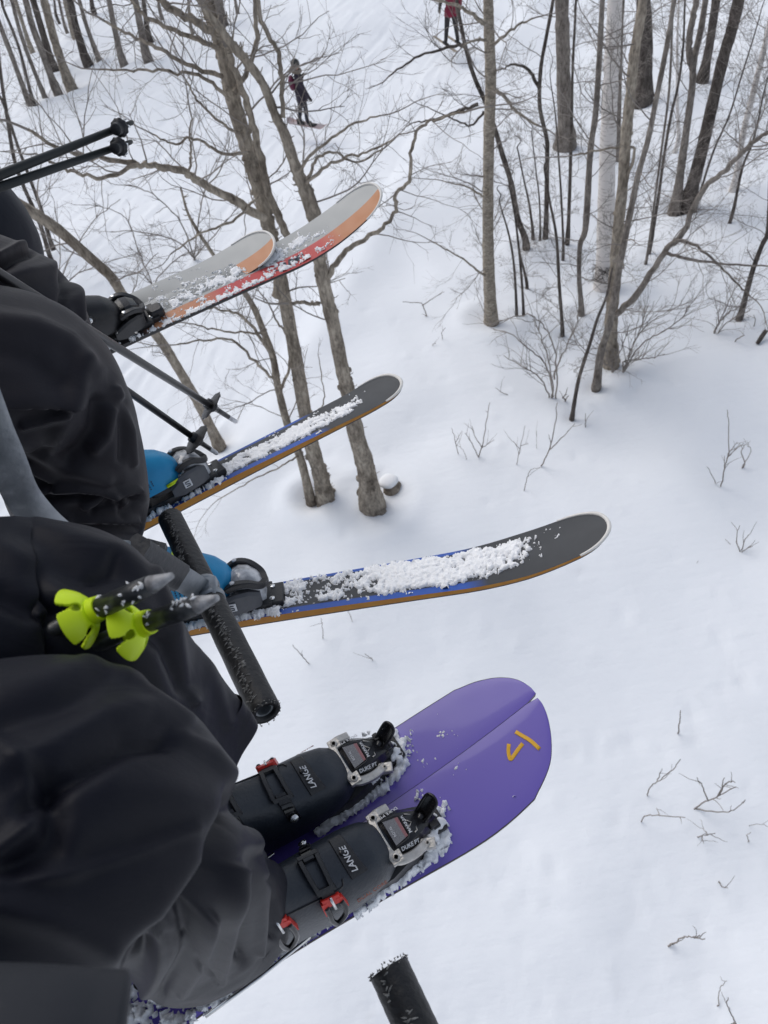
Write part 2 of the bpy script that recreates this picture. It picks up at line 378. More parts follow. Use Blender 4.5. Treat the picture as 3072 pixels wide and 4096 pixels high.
def build_ground():
    xs = axis_points(-14, 19, 0.075, 900); ys = axis_points(-2.0, 36, 0.085, 900)
    Xg, Yg = np.meshgrid(xs, ys)
    H = terr0(Xg, Yg)
    far = np.clip((np.hypot(Xg, Yg - 15) - 45) / 60, 0, 1)
    H += 0.30 * vnoise(Xg * 0.13, Yg * 0.13, 1) + 0.10 * vnoise(Xg * 0.5 + 7, Yg * 0.5, 2) + far * 3 * vnoise(Xg * 0.01, Yg * 0.01, 9)
    H -= 0.30 * float(vnoise(np.array([0.]), np.array([.9]), 1)[0])
    # the ridden strip on the left: a low bank along its edge, ski tracks along it
    edge = [tuple(gnd(*p)[:2]) for p in ((350, 1330), (520, 1020), (700, 700), (800, 540), (900, 330), (985, 200), (1100, 60), (1180, -60))]
    d, sd = polydist(Xg, Yg, edge)
    near = np.exp(-((Yg - 10) / 14) ** 2)
    bank = 0.10 * np.exp(-(d / 0.5) ** 2) + 0.05 * np.tanh(-sd * d / 0.5)
    H += bank * near * 0 + bank * (np.abs(Xg) < 25)
    ea, eb = np.array(edge[0]), np.array(edge[4]); td = nrm(eb - ea); tn = np.array([-td[1], td[0]])
    q = (Xg - ea[0]) * tn[0] + (Yg - ea[1]) * tn[1]; s_ = (Xg - ea[0]) * td[0] + (Yg - ea[1]) * td[1]
    for off, wv, amp, dep in ((0.55, .05, .25, .03), (0.85, .05, .25, .03), (1.5, .07, .4, .03), (1.95, .06, .4, .035), (2.7, .08, .5, .03), (3.2, .07, .5, .03), (4.2, .10, .6, .035), (5.1, .09, .6, .03), (6.4, .12, .7, .035), (7.3, .1, .7, .035), (8.6, .14, .8, .04), (10.2, .16, .8, .04), (12.0, .16, .8, .04)):
        c = off + amp * np.sin(s_ * 0.33 + off * 2.1) + 0.1 * np.sin(s_ * 0.9 + off)
        e = (q - c) / wv
        H += .6 * (-dep * np.exp(-e * e) + 0.35 * dep * np.exp(-((np.abs(e) - 1.9) / .8) ** 2)) * (0.6 + 0.5 * vnoise(s_ * 0.6 + off, q * 0 + off, 4))
    trail = np.clip(q / 0.8, 0, 1) * (np.abs(Xg) < 25)
    H += trail * 0.012 * vnoise(q * 4.5, s_ * 0.8, 5) + trail * 0.010 * vnoise(q * 9, s_ * 2.2, 6)
    # soft wind ripples and little pits on the untouched side
    unt = (1 - trail) * (np.abs(Xg) < 25)
    H += unt * (0.012 * vnoise(Xg * 2.3 + Yg, Yg * 1.1 - Xg * .5, 7) + 0.045 * vnoise(Xg * .9, Yg * .9, 8) + .05 * vnoise(Xg * .45 + 3, Yg * .35, 12))
    pr = random.Random(5)
    for i in range(420):
        u = pr.uniform(650, 1659); v = pr.uniform(600, 2212); p = gnd(u, v); r = pr.uniform(.02, .07)
        ix = np.searchsorted(xs, p[0]); iy = np.searchsorted(ys, p[1]); k = 5
        sl = (slice(max(0, iy - k), iy + k), slice(max(0, ix - k), ix + k))
        e = ((Xg[sl] - p[0]) ** 2 + ((Yg[sl] - p[1]) * pr.uniform(.6, 1.4)) ** 2) / (r * r)
        H[sl] += pr.choice((-1, -1, 1)) * pr.uniform(.012, .035) * np.exp(-e)
    for bx, by, r in BASES:
        k = 16
        ix = np.searchsorted(xs, bx); iy = np.searchsorted(ys, by)
        sl = (slice(max(0, iy - k), iy + k), slice(max(0, ix - k), ix + k))
        dd = np.hypot(Xg[sl] - bx, Yg[sl] - by)
        H[sl] += -0.10 * min(1, r / .08) * np.exp(-(dd / (r * 1.8 + .06)) ** 2) + 0.05 * min(1, r / .08) * np.exp(-((dd - r * 3.2 - .18) / .2) ** 2)
    ny, nx = Xg.shape
    V = np.stack([Xg, Yg, H], -1).reshape(-1, 3)
    idx = np.arange(nx * ny).reshape(ny, nx)
    Fq = np.stack([idx[:-1, :-1], idx[:-1, 1:], idx[1:, 1:], idx[1:, :-1]], -1).reshape(-1, 4)
    me = bpy.data.meshes.new('snow_ground')
    fill_quads(me, V, Fq)
    me.materials.append(M['snow'])
    o = bpy.data.objects.new('snow_ground', me); COL.objects.link(o); o['kind'] = 'structure'
    return o

# ------------------------------------------------------------------ trees
def limb_path(pts, base, off0=0.0, off1=0.0, plane_n=None):
    """points of the picture on the upright plane through base that faces the viewer; off = metres towards the viewer"""
    n = plane_n if plane_n is not None else nrm([base[0], base[1], 0])
    out = []
    for i, (u, v) in enumerate(pts):
        r = ray(u, v); f = i / max(1, len(pts) - 1)
        dd = base.dot(n) - (off0 + (off1 - off0) * f)
        out.append(r * (dd / r.dot(n)))
    return np.array(out)

def wob(P, amp, R):
    P = P.copy()
    for i in range(1, len(P) - 1): P[i] += np.array([R.gauss(0, amp), R.gauss(0, amp), R.gauss(0, amp)])
    return P

def _n3(x, y, z):
    l = math.sqrt(x * x + y * y + z * z) + 1e-12
    return x / l, y / l, z / l
def twig(acc, p, d, L, r, lev, R, up=0.25, kids=5, curl=0.16, spread=0.75):
    n = max(4, int(5 + L * 4)) if lev < 2 else (4 if lev == 2 else 3)
    dx, dy, dz = _n3(d[0], d[1], d[2]); st = L / n; g = R.gauss
    x, y, z = float(p[0]), float(p[1]), float(p[2]); P = [(x, y, z)]
    for i in range(n):
        dx, dy, dz = _n3(dx + g(0, curl), dy + g(0, curl), dz + g(0, curl) + up * st * 1.6)
        x += dx * st; y += dy * st; z += dz * st; P.append((x, y, z))
    acc.thin(P, r, r * (0.35 if lev < 2 else .5), 5 if r > .012 else (4 if r > .006 else 3))
    if lev >= 3 or kids <= 0: return
    for k in range(kids):
        f = R.uniform(0.22, 0.97) if lev else (k + R.uniform(.2, .9)) / kids * .85 + .13
        i = min(n - 1, int(f * n)); A = P[i]; B = P[i + 1]
        tx, ty, tz = _n3(B[0] - A[0], B[1] - A[1], B[2] - A[2])
        ax, ay, az = g(0, 1), g(0, 1), g(0, .6); q = ax * tx + ay * ty + az * tz
        ax, ay, az = _n3(ax - q * tx, ay - q * ty, az - q * tz)
        w_ = R.uniform(.5, 1.0) * spread / .75; fr = min(1, f * n - i)
        twig(acc, (A[0] + (B[0] - A[0]) * fr, A[1] + (B[1] - A[1]) * fr, A[2] + (B[2] - A[2]) * fr), (tx + ax * w_, ty + ay * w_, tz + az * w_), L * R.uniform(.28, .55), max(.0016, r * R.uniform(.34, .48)), lev + 1, R, up, max(0, kids - 1) if lev == 0 else max(0, kids - 2), curl, spread)

def tree(name, label, pts, wpx, bark, group=None, ext=3.0, limbs=(), nside=14, blen=(0.6, 1.6), twigmat='twig', up=0.2, seed=1, kids=5, zone=(0.1, 1.0), br=.35, cat='tree', knots=True, sides=10, flare=1.25, lv=1, updir=.35, lat=.7, stubs=0, lump=.035):
    R = random.Random(seed * 77 + 5)
    base = gnd(*pts[0])
    root = empty(name, label, cat, group)
    n = nrm([base[0], base[1], 0])
    # depth of the plane kept, small lean in depth so the stem is not flat
    P = limb_path(pts, base, 0, R.uniform(-.5, .5) if len(pts) > 2 else 0, n)
    dist = [np.linalg.norm(p) * nrm(p).dot(MW[:, 2]) for p in P]
    ws = np.interp(np.linspace(0, 1, len(P)), np.linspace(0, 1, len(wpx)), wpx)
    rad = np.array([0.5 * w_ * d / FD for w_, d in zip(ws, dist)])
    if ext > 0:
        t = nrm(P[-1] - P[-2]); t = nrm(t + np.array([0, 0, 1.0]))
        ex = [P[-1] + t * ext * f + np.array([R.gauss(0, .06), R.gauss(0, .06), 0]) * f for f in (.33, .66, 1.0)]
        P = np.concatenate([P, ex]); rad = np.concatenate([rad, rad[-1] * np.array([.85, .65, .4])])
    inside = (len(wpx) and len(pts) - 1) / (len(P) - 1)
    bury = P[0] + np.array([0, 0, -0.5]); P = np.concatenate([[bury], P]); rad = np.concatenate([[rad[0] * flare], rad])
    m = max(14, int(len(P) * 6))
    PR = catmull(np.column_stack([P, rad]), m); Pc = PR[:, :3]; rc = np.abs(PR[:, 3]) + 1e-4
    ln = np.concatenate([[0], np.cumsum(np.linalg.norm(np.diff(Pc, axis=0), axis=1))])
    hb = Pc[:, 2] - base[2]
    rc = rc * (1 + (flare - 1) * np.exp(-np.clip(hb, 0, 9) / .18))
    rc = rc * np.array([1 + R.gauss(0, lump if knots else .01) for _ in rc])
    tr = Acc(); tr.tube(Pc, rc, sides)
    for k in range(stubs):
        i = R.randrange(3, m - 2); t_ = nrm(Pc[i + 1] - Pc[i]); q_ = nrm(np.cross(t_, [R.gauss(0, 1), R.gauss(0, 1), R.gauss(0, 1)]))
        if R.random() < .35: tr.tube([Pc[i] + q_ * rc[i] * .7, Pc[i] + q_ * rc[i] * 1.12, Pc[i] + q_ * rc[i] * 1.2], [rc[i] * .45, rc[i] * .34, rc[i] * .1], 7)
        else: tr.thin([tuple(Pc[i] + q_ * rc[i] * .8), tuple(Pc[i] + q_ * (rc[i] + R.uniform(.01, .03)) + t_ * .01), tuple(Pc[i] + q_ * (rc[i] + R.uniform(.03, .06)) + t_ * .03)], .007, .003, 4)
    tr.build('trunk', M[bark], root)
    BASES.append((base[0], base[1], float(rad[1])))
    br_acc = Acc()
    for lp, lw, o0, o1, lkids in limbs:
        Q = limb_path(lp, base, o0, o1, n)
        dl = [np.linalg.norm(p) for p in Q]
        lr = np.interp(np.linspace(0, 1, len(Q)), np.linspace(0, 1, len(lw)), lw) * 0.5 * np.array(dl) / FD
        q = catmull(np.column_stack([Q, lr]), len(Q) * 5)
        q[1:-1, :3] += nrg.normal(0, .008, (len(q) - 2, 3))
        la = Acc(); la.tube(q[:, :3], np.abs(q[:, 3]) * (1 + nrg.normal(0, .05, len(q))), 7, cap=False); la.build('limb', M[bark], root)
        for k in range(int(lkids * .75)):
            i = R.randrange(int(len(q) * .1), len(q) - 1); t = nrm(q[min(i + 1, len(q) - 1), :3] - q[i - 1, :3])
            a = np.array([R.gauss(0, 1), R.gauss(0, 1), R.gauss(.3, 1)]); a = nrm(a - a.dot(t) * t)
            rr = max(.003, abs(q[i, 3]) * R.uniform(.22, .42))
            twig(br_acc, q[i, :3], t * .6 + a * .8, R.uniform(*blen) * .8, min(rr, .009), 1, R, up, kids - 1)
        e = q[-1, :3] - q[-3, :3]
        twig(br_acc, q[-1, :3], e, R.uniform(*blen) * .6, abs(q[-1, 3]), 0, R, up, 3)
    tot = ln[-1]
    for k in range(nside):
        f = zone[0] + (zone[1] - zone[0]) * (k + R.random()) / max(1, nside)
        i = min(m - 2, int(np.searchsorted(ln, f * tot))); 
        if hb[i] < 0.12: continue
        t = nrm(Pc[i + 1] - Pc[i]); az = R.uniform(0, 2 * math.pi)
        a = np.array([math.cos(az), math.sin(az) * lat, 0])
        d = nrm(a + t * updir * R.uniform(.2, 1.6))
        r0 = min(.012, max(.0044, rc[i] * R.uniform(.14, br * .8)))
        twig(br_acc, Pc[i], d, R.uniform(*blen), r0, 0, R, up, kids)
    if br_acc.n: br_acc.build('crown', M[twigmat], root)
    return root

def sprig(label, stems, w=4, matn='twig', seed=1, group='bare sprigs poking out of the snow', name='snow_sprig', cat='plant', kids=2):
    """small bare plant: stems traced as picture points, standing on the snow"""
    R = random.Random(seed); base = gnd(*stems[0][0]); n = nrm([base[0], base[1], 0])
    acc = Acc()
    for j, s in enumerate(stems):
        Q = limb_path(s, base, R.uniform(-.02, .02), R.uniform(-.25, .25), n)
        if j == 0 or s[0] == stems[0][0]: Q = np.concatenate([[Q[0] - np.array([0, 0, .15])], Q])
        q = catmull(Q, max(8, len(Q) * 4)); q[1:-1] += nrg.normal(0, .004, (len(q) - 2, 3))
        r0 = .5 * (w * .72) * np.linalg.norm(base) / FD * (1 if j == 0 else .75)
        acc.tube(q, np.linspace(r0, r0 * .45, len(q)), 5, cap=False)
        for k in range(kids):
            i = R.randrange(len(q) // 3, len(q) - 1); t = nrm(q[i + 1] - q[i])
            a = np.array([R.gauss(0, 1), R.gauss(0, .7), R.gauss(.2, .6)])
            twig(acc, q[i], t + .8 * nrm(a), R.uniform(.12, .3), r0 * .5, 2, R, .3, 0)
    o = acc.build(name, M[matn]); tag(o, label, cat, group)
    return o

exec_trees = True
# --- right-hand group, D coordinates (picture 1659 wide)
GR = 'trees in the right-hand thicket'
TREES = [
 dict(label='straight tan-barked tree with a dark scarred patch near the top', pts=[(1061,695),(1056,590),(1054,480),(1056,300),(1060,180),(1056,60),(1054,-30)], wpx=[28,25,24,24,23,22], bark='bark_tan', nside=24, blen=(.5,1.5), seed=1, zone=(.12,.9),
      limbs=[([(1056,430),(1010,405),(955,390)],[5,2],0,.3,4),([(1052,600),(1000,560),(930,520)],[5,2],0,.4,4),([(1058,190),(1085,205),(1115,240),(1160,270)],[8,4],0,.2,5),([(1052,55),(1020,30),(985,10),(940,0)],[8,4],0,.3,5),([(1054,90),(1028,85),(1000,100)],[6,3],0,.3,3),([(1062,100),(1110,60),(1150,40)],[6,3],0,-.3,4)]),
 dict(label='slim dark stem bending left and crossing behind the tan tree', pts=[(1136,523),(1118,470),(1104,395),(1084,330),(1068,275),(1050,225),(1026,170),(1010,120),(997,60),(985,-10)], wpx=[13,10,8], bark='bark_dark', nside=12, blen=(.5,1.4), seed=2, twigmat='twig_dark',
      limbs=[([(1033,225),(990,240),(950,255),(905,262)],[7,3],0,.3,6),([(1045,240),(1020,270),(990,262),(940,240)],[5,2],0,.2,4),([(1003,95),(960,105),(900,125),(840,165)],[6,3],0,.4,6)]),
 dict(label='thin dark wavy stem left of the thick grey trunk', pts=[(1179,497),(1181,420),(1182,330),(1181,300),(1166,230),(1168,150),(1180,80),(1196,-10)], wpx=[10,9,7], bark='bark_dark', nside=16, blen=(.5,1.3), seed=3, limbs=[([(1165,190),(1140,150),(1110,140),(1080,150)],[7,3],0,.2,6)]),
 dict(label='thick straight grey-brown trunk with a flared foot', pts=[(1222,288),(1218,200),(1216,100),(1214,-20)], wpx=[32,29,29], bark='bark_mid', nside=8, blen=(.8,2.0), seed=4, flare=1.35, ext=5),
 dict(label='thin dark pole-like sapling in front of the thick grey trunk', pts=[(1227,503),(1231,400),(1235,250),(1237,150),(1242,50),(1245,-10)], wpx=[8,6,5], bark='bark_dark', nside=14, blen=(.4,1.1), seed=5),
 dict(label='spindly sapling foot between the thick trunk and the birch', pts=[(1217,540),(1212,420),(1206,330),(1200,250),(1190,180)], wpx=[5,4,2], bark='bark_dark', nside=10, blen=(.3,.9), seed=6, ext=.6),
 dict(label='slender grey stem close left of the white birch, knobbed at its foot', pts=[(1256,672),(1251,600),(1253,530),(1265,490),(1275,330),(1286,250),(1295,120),(1302,-10)], wpx=[11,9,13,13,12,11], bark='bark_mid', nside=22, blen=(.5,1.5), seed=7),
 dict(label='thick white-barked birch trunk with a brown tangle at its foot', pts=[(1305,600),(1308,500),(1312,350),(1318,200),(1325,80),(1330,-20)], wpx=[38,35,33,31], bark='birch', nside=6, blen=(.6,1.4), seed=8, ext=5, flare=1.1, sides=16),
 dict(label='narrow brown trunk half hidden behind the white birch', pts=[(1333,312),(1338,150),(1345,-10)], wpx=[13,12,11], bark='bark_mid', nside=8, blen=(.6,1.4), seed=9),
 dict(label='rough dark-blotched tree just right of the birch', pts=[(1321,778),(1320,700),(1328,600),(1335,500),(1345,400),(1352,300),(1362,200),(1370,120),(1385,30),(1392,-20)], wpx=[28,24,22,20], bark='bark', nside=26, blen=(.5,1.6), seed=10, ext=4, stubs=70, lump=.05,
      limbs=[([(1345,420),(1370,330),(1350,318),(1290,325),(1240,335)],[6,3],0,.4,6)]),
 dict(label='pale grey stem forking low, one limb sweeping far right', pts=[(1289,830),(1298,760),(1317,698),(1339,571),(1358,476),(1378,381),(1400,301),(1416,222),(1441,95),(1458,-10)], wpx=[17,15,14,12,11,10], bark='bark_mid', nside=18, blen=(.5,1.5), seed=11,
      limbs=[([(1317,690),(1377,635),(1435,546),(1473,508),(1514,419),(1562,371),(1609,324),(1641,295),(1700,270)],[14,6],0,.6,22),([(1435,546),(1490,560),(1560,570),(1659,575)],[7,3],.3,.5,10),([(1462,520),(1510,535),(1570,590),(1620,640)],[6,3],.3,.8,8)]),
 dict(label='dark stout trunk highest up behind the birch, short in view', pts=[(1391,190),(1394,80),(1390,-20)], wpx=[32,30,29], bark='bark_dark', nside=8, blen=(.8,2), seed=12, ext=5),
 dict(label='dark grey trunk forking at mid-height, left of the leaning dark trunk', pts=[(1463,422),(1473,349),(1482,286),(1495,190),(1498,136),(1514,63),(1526,-10)], wpx=[18,15,14,12], bark='bark_mid', nside=12, blen=(.6,1.6), seed=13,
      limbs=[([(1496,150),(1488,100),(1497,40),(1508,-10)],[12,10],0,.2,4)]),
 dict(label='big smooth dark trunk leaning right near the top right corner', pts=[(1492,416),(1514,333),(1536,238),(1562,127),(1581,63),(1600,-20)], wpx=[27,25,24,25], bark='bark_dark', nside=8, blen=(.6,1.8), seed=14, ext=5),
 dict(label='dark trunk starting high between the forked and the leaning trunk', pts=[(1521,155),(1533,95),(1549,-10)], wpx=[20,18,18], bark='bark_dark', nside=6, blen=(.7,1.8), seed=15, ext=4),
 dict(label='slim pale birch leaning right at the right edge', pts=[(1592,378),(1606,286),(1622,222),(1641,143),(1657,79),(1676,-10)], wpx=[13,12,12], bark='birch', nside=8, blen=(.5,1.3), seed=16),
 dict(label='short pale birch sapling behind the forked trunk', pts=[(1466,292),(1463,222),(1463,95),(1466,20)], wpx=[7,6,4], bark='birch', nside=6, blen=(.4,1), seed=17, ext=1),
 dict(label='dark whip-thin sapling leaning right of the pale forked stem', pts=[(1408,514),(1422,428),(1435,333),(1450,247),(1466,178),(1476,95),(1480,0)], wpx=[7,6,4], bark='bark_dark', nside=16, blen=(.4,1.2), seed=18, ext=1, twigmat='twig_dark'),
 dict(label='thin dark sapling standing right of the leaning dark trunk', pts=[(1585,451),(1603,365),(1622,317),(1635,273),(1650,200)], wpx=[6,5,3], bark='bark_dark', nside=16, blen=(.4,1.2), seed=19, ext=1),
 dict(label='dark slim stem rising at the right edge beside a log stub', pts=[(1601,676),(1625,587),(1647,527),(1659,495),(1664,380),(1668,250)], wpx=[12,9,7], bark='bark_dark', nside=24, blen=(.5,1.5), seed=20, twigmat='twig_dark', ext=1),
 dict(label='nearest dark whip leaning right, in front of the thicket', pts=[(1236,900),(1250,820),(1275,740),(1290,690),(1310,640),(1322,580)], wpx=[9,7,4], bark='bark_dark', nside=8, blen=(.3,.8), seed=21, ext=0, zone=(.35,.95)),
 dict(label='thin dark stem with clear snow round its foot, left of the knobbed stem', pts=[(1215,718),(1208,615),(1202,513),(1188,437),(1178,380)], wpx=[8,6,4], bark='bark_dark', nside=10, blen=(.3,.9), seed=22, ext=.5),
 dict(label='left one of two parallel thin whips right of the tan tree', pts=[(1116,680),(1111,581),(1100,510),(1080,440)], wpx=[6,5,3], bark='bark_dark', nside=7, blen=(.3,.9), seed=23, ext=.4),
 dict(label='right one of two parallel thin whips right of the tan tree', pts=[(1131,678),(1125,581),(1114,478),(1105,420)], wpx=[6,5,3], bark='bark_dark', nside=7, blen=(.3,.9), seed=24, ext=.4),
 dict(label='short whip behind the two parallel whips', pts=[(1138,612),(1123,547),(1113,472),(1100,400)], wpx=[6,4,3], bark='bark_dark', nside=6, blen=(.3,.8), seed=25, ext=.4),
 dict(label='thin stem rising behind the bent dark stem foot', pts=[(1151,505),(1143,440),(1132,390),(1120,330)], wpx=[6,4,3], bark='bark_dark', nside=7, blen=(.3,.8), seed=26, ext=.4),
 dict(label='finest whip between the bent dark stem and the wavy stem', pts=[(1167,504),(1165,430),(1158,370),(1150,300)], wpx=[4,3,2], bark='bark_dark', nside=7, blen=(.3,.8), seed=27, ext=.4),
 dict(label='sapling of twiggy brush at the upper right corner', pts=[(1510,425),(1540,330),(1575,250),(1600,170),(1625,90)], wpx=[5,4,3], bark='bark_dark', nside=22, blen=(.5,1.4), seed=28, ext=1, twigmat='twig_dark'),
 dict(label='grey sapling threaded between the birch and the forked trunk', pts=[(1400,540),(1428,330),(1445,200),(1452,60),(1456,-10)], wpx=[5,5,4], bark='bark_mid', nside=16, blen=(.5,1.4), seed=29, ext=1),
]
GL = 'trees in the far stand on the left'
FAR = [
 ('far left trunk cut by the left edge, leaning into the picture', [(57,207),(25,120),(0,55),(-20,0)], [11,10], 'bark_mid'),
 ('thin leaning stem second from the left edge in the far stand', [(69,210),(40,100),(8,20),(0,-10)], [7,6], 'bark_dark'),
 ('slim trunk with its foot lowest among the far stand, third from left', [(90,193),(58,112),(38,50),(22,-10)], [9,8], 'bark_mid'),
 ('grey trunk directly left of the stoutest far trunk', [(116,180),(88,105),(68,50),(52,-10)], [15,13], 'bark_mid'),
 ('stoutest mottled trunk of the far stand on the snow rise', [(144,165),(118,88),(92,-10)], [19,17], 'bark'),
 ('dark trunk tucked behind the stoutest far trunk', [(110,130),(92,70),(68,-10)], [15,14], 'bark_dark'),
 ('pale broken-looking trunk furthest back at the left', [(64,97),(45,38),(30,-10)], [9,8], 'bark_tan'),
 ('darkest upright trunk of the far stand', [(180,113),(162,50),(148,-10)], [16,14], 'bark_dark'),
 ('slim grey trunk right of the darkest far trunk', [(204,103),(185,50),(168,-10)], [9,8], 'bark_mid'),
 ('pale thin trunk behind the darkest far trunk', [(156,66),(142,12),(136,-15)], [9,8], 'bark_tan'),
 ('thin brown trunk near the top edge left of the pale one', [(140,56),(127,0),(124,-15)], [6,5], 'bark_mid'),
 ('grey trunk standing alone right of the far stand', [(260,116),(245,50),(233,-10)], [13,11], 'bark_mid'),
 ('broad grey trunk rightmost in the far stand', [(314,110),(302,50),(290,-10)], [16,14], 'bark_mid'),
 ('brown trunk half hidden behind the rightmost broad far trunk', [(319,68),(312,20),(308,-10)], [10,9], 'bark_dark'),
 ('small brown trunk foot at the top edge above the darkest far trunk', [(200,17),(194,-15)], [9,8], 'bark_dark'),
 ('thinnest stem foot at the top edge of the far stand', [(121,31),(115,-10)], [5,4], 'bark_dark'),
 ('thin stem foot at the top edge right of the far stand', [(345,22),(338,-15)], [6,5], 'bark_mid'),
 ('brown trunk foot at the top edge behind the near leaning trunk', [(480,36),(472,-15)], [15,13], 'bark_mid'),
 ('little trunk foot at the top edge between leaning trunk and snowboarder', [(510,12),(505,-15)], [6,5], 'bark_mid'),
 ('grey trunk foot at the top edge left of the leaning trunk', [(412,55),(405,-10)], [6,5], 'bark_mid'),
]
LEFT = [
 dict(label='tall leaning trunk of the near clump, knotted with stub shoots', pts=[(702,1070),(690,1020),(668,940),(640,780),(610,620),(590,530),(575,470),(550,375),(525,290),(500,200),(480,100),(455,25),(445,-20)], wpx=[36,31,30,30,31,33,34,36], bark='bark', nside=14, blen=(.5,1.4), seed=51, ext=3, zone=(.35,.95), stubs=240, lump=.05,
      limbs=[([(572,470),(500,430),(435,395),(400,370),(345,360),(300,355),(215,340),(165,335),(120,315),(60,280)],[18,14,9,5],0,.8,22),
             ([(300,355),(240,380),(180,378),(130,360),(90,340)],[9,4],.5,.9,8),
             ([(408,372),(412,330),(410,290),(413,250)],[5,3],.4,.5,2),
             ([(470,105),(400,75),(320,40),(280,-5)],[9,6],0,.4,12),
             ([(480,165),(415,145),(350,108),(280,75),(225,45)],[9,4],0,.6,12),
             ([(495,215),(450,175),(380,155),(300,155),(215,150)],[8,3],0,.5,12),
             ([(455,65),(380,25),(340,-5)],[15,11],0,.3,4),
             ([(622,510),(590,440),(565,350),(550,280),(530,215),(515,175),(490,100)],[16,12],0,.05,10),
             ([(600,640),(610,560),(650,520),(680,500)],[26,18,14],0,.02,0),
             ([(540,330),(480,330),(420,300),(380,310),(330,290)],[7,3],0,.6,10),
             ([(560,420),(500,480),(440,500),(380,540)],[6,3],0,.7,10),
             ([(520,290),(470,260),(430,220),(400,170)],[6,3],0,.3,8),
             ([(505,200),(540,140),(555,75),(550,-5)],[10,8],0,-.3,5)]),
 dict(label='right trunk of the near clump, dark and lumpy, standing beside a stump', pts=[(803,1086),(790,1010),(770,940),(755,860),(740,800),(720,700),(703,630),(690,560),(685,495),(665,425),(640,365),(615,290),(595,250),(570,185),(535,135),(500,95),(470,55),(435,5)], wpx=[48,38,35,31,30,30,34,26,20,18,18,17,15], bark='bark', nside=10, blen=(.5,1.3), seed=52, ext=1.5, zone=(.4,.95), stubs=110, lump=.06,
      limbs=[([(708,600),(745,545),(790,515),(829,490),(855,450),(853,420),(885,387),(889,320),(912,272),(950,255),(1010,240)],[12,8,7,4],0,.5,12),
             ([(612,255),(608,190),(603,125),(575,65),(553,-5)],[9,8],0,-.1,8),
             ([(642,370),(700,310),(760,270),(820,250)],[7,3],0,.4,10),
             ([(655,400),(720,350),(790,330),(850,300)],[7,3],0,.6,10),
             ([(690,655),(670,655),(640,655),(625,655)],[9,6],0,0,1),
             ([(660,410),(680,350),(720,330),(770,350),(830,320)],[7,3],0,.3,8)]),
 dict(label='thin left stem of the near clump, dividing below the red skis', pts=[(670,1075),(650,993),(620,913),(600,833),(590,773),(570,718),(550,668),(525,628),(490,590)], wpx=[20,17,15,13,9], bark='bark', nside=12, blen=(.5,1.4), seed=53, ext=1.2, zone=(.3,.95), stubs=60,
      limbs=[([(640,960),(680,900),(700,860),(690,780)],[4,2],0,.2,2),([(600,830),(560,790),(500,735),(440,735),(380,745)],[7,3],0,.5,8),([(588,770),(540,700),(490,670),(440,665)],[8,3],0,.5,8),([(605,850),(625,790),(620,730),(595,690)],[7,4],0,.2,3),([(575,720),(535,720),(470,715),(420,700)],[5,3],0,.3,6),([(645,985),(600,1010),(540,1040),(470,1080)],[4,2],0,.6,6)]),
 dict(label='crooked trunk slanting from the left edge down behind the poles', pts=[(470,955),(440,893),(410,838),(380,788),(345,733),(270,643),(240,598),(190,553),(130,500),(80,465),(20,430),(-40,395)], wpx=[22,20,21,22,25,28], bark='bark', nside=12, blen=(.6,1.5), seed=54, ext=1.5, zone=(.3,.9)),
 dict(label='thin dark upright stem at the left edge above the grey poles', pts=[(110,560),(85,480),(50,400),(30,340),(15,250),(0,150),(-10,50)], wpx=[9,8,7], bark='bark_dark', nside=18, blen=(.6,1.7), seed=55, ext=1, twigmat='twig'),
 dict(label='dark branching stem behind the navy knee at the left edge', pts=[(112,530),(90,455),(70,400),(40,320),(10,230)], wpx=[9,7,6], bark='bark_dark', nside=14, blen=(.5,1.5), seed=56, ext=1),
]
def build_trees():
    for i, t in enumerate(TREES):
        t = dict(t); lab = t.pop('label'); nm = 'birch_tree' if t['bark'] == 'birch' else ('sapling' if t['wpx'][0] <= 9 else 'bare_tree')
        tree(nm, lab, group=GR, kids=t.pop('kids', 6), **t)
    for i, (lab, pts, wp, bk) in enumerate(FAR):
        tree('bare_tree', lab, pts, wp, bk, group=GL, ext=5, nside=7, blen=(.7, 1.8), seed=100 + i, kids=4, sides=8)
    for t in LEFT:
        t = dict(t); lab = t.pop('label')
        tree('bare_tree', lab, group='trees of the near clump on the left', kids=5, **t)

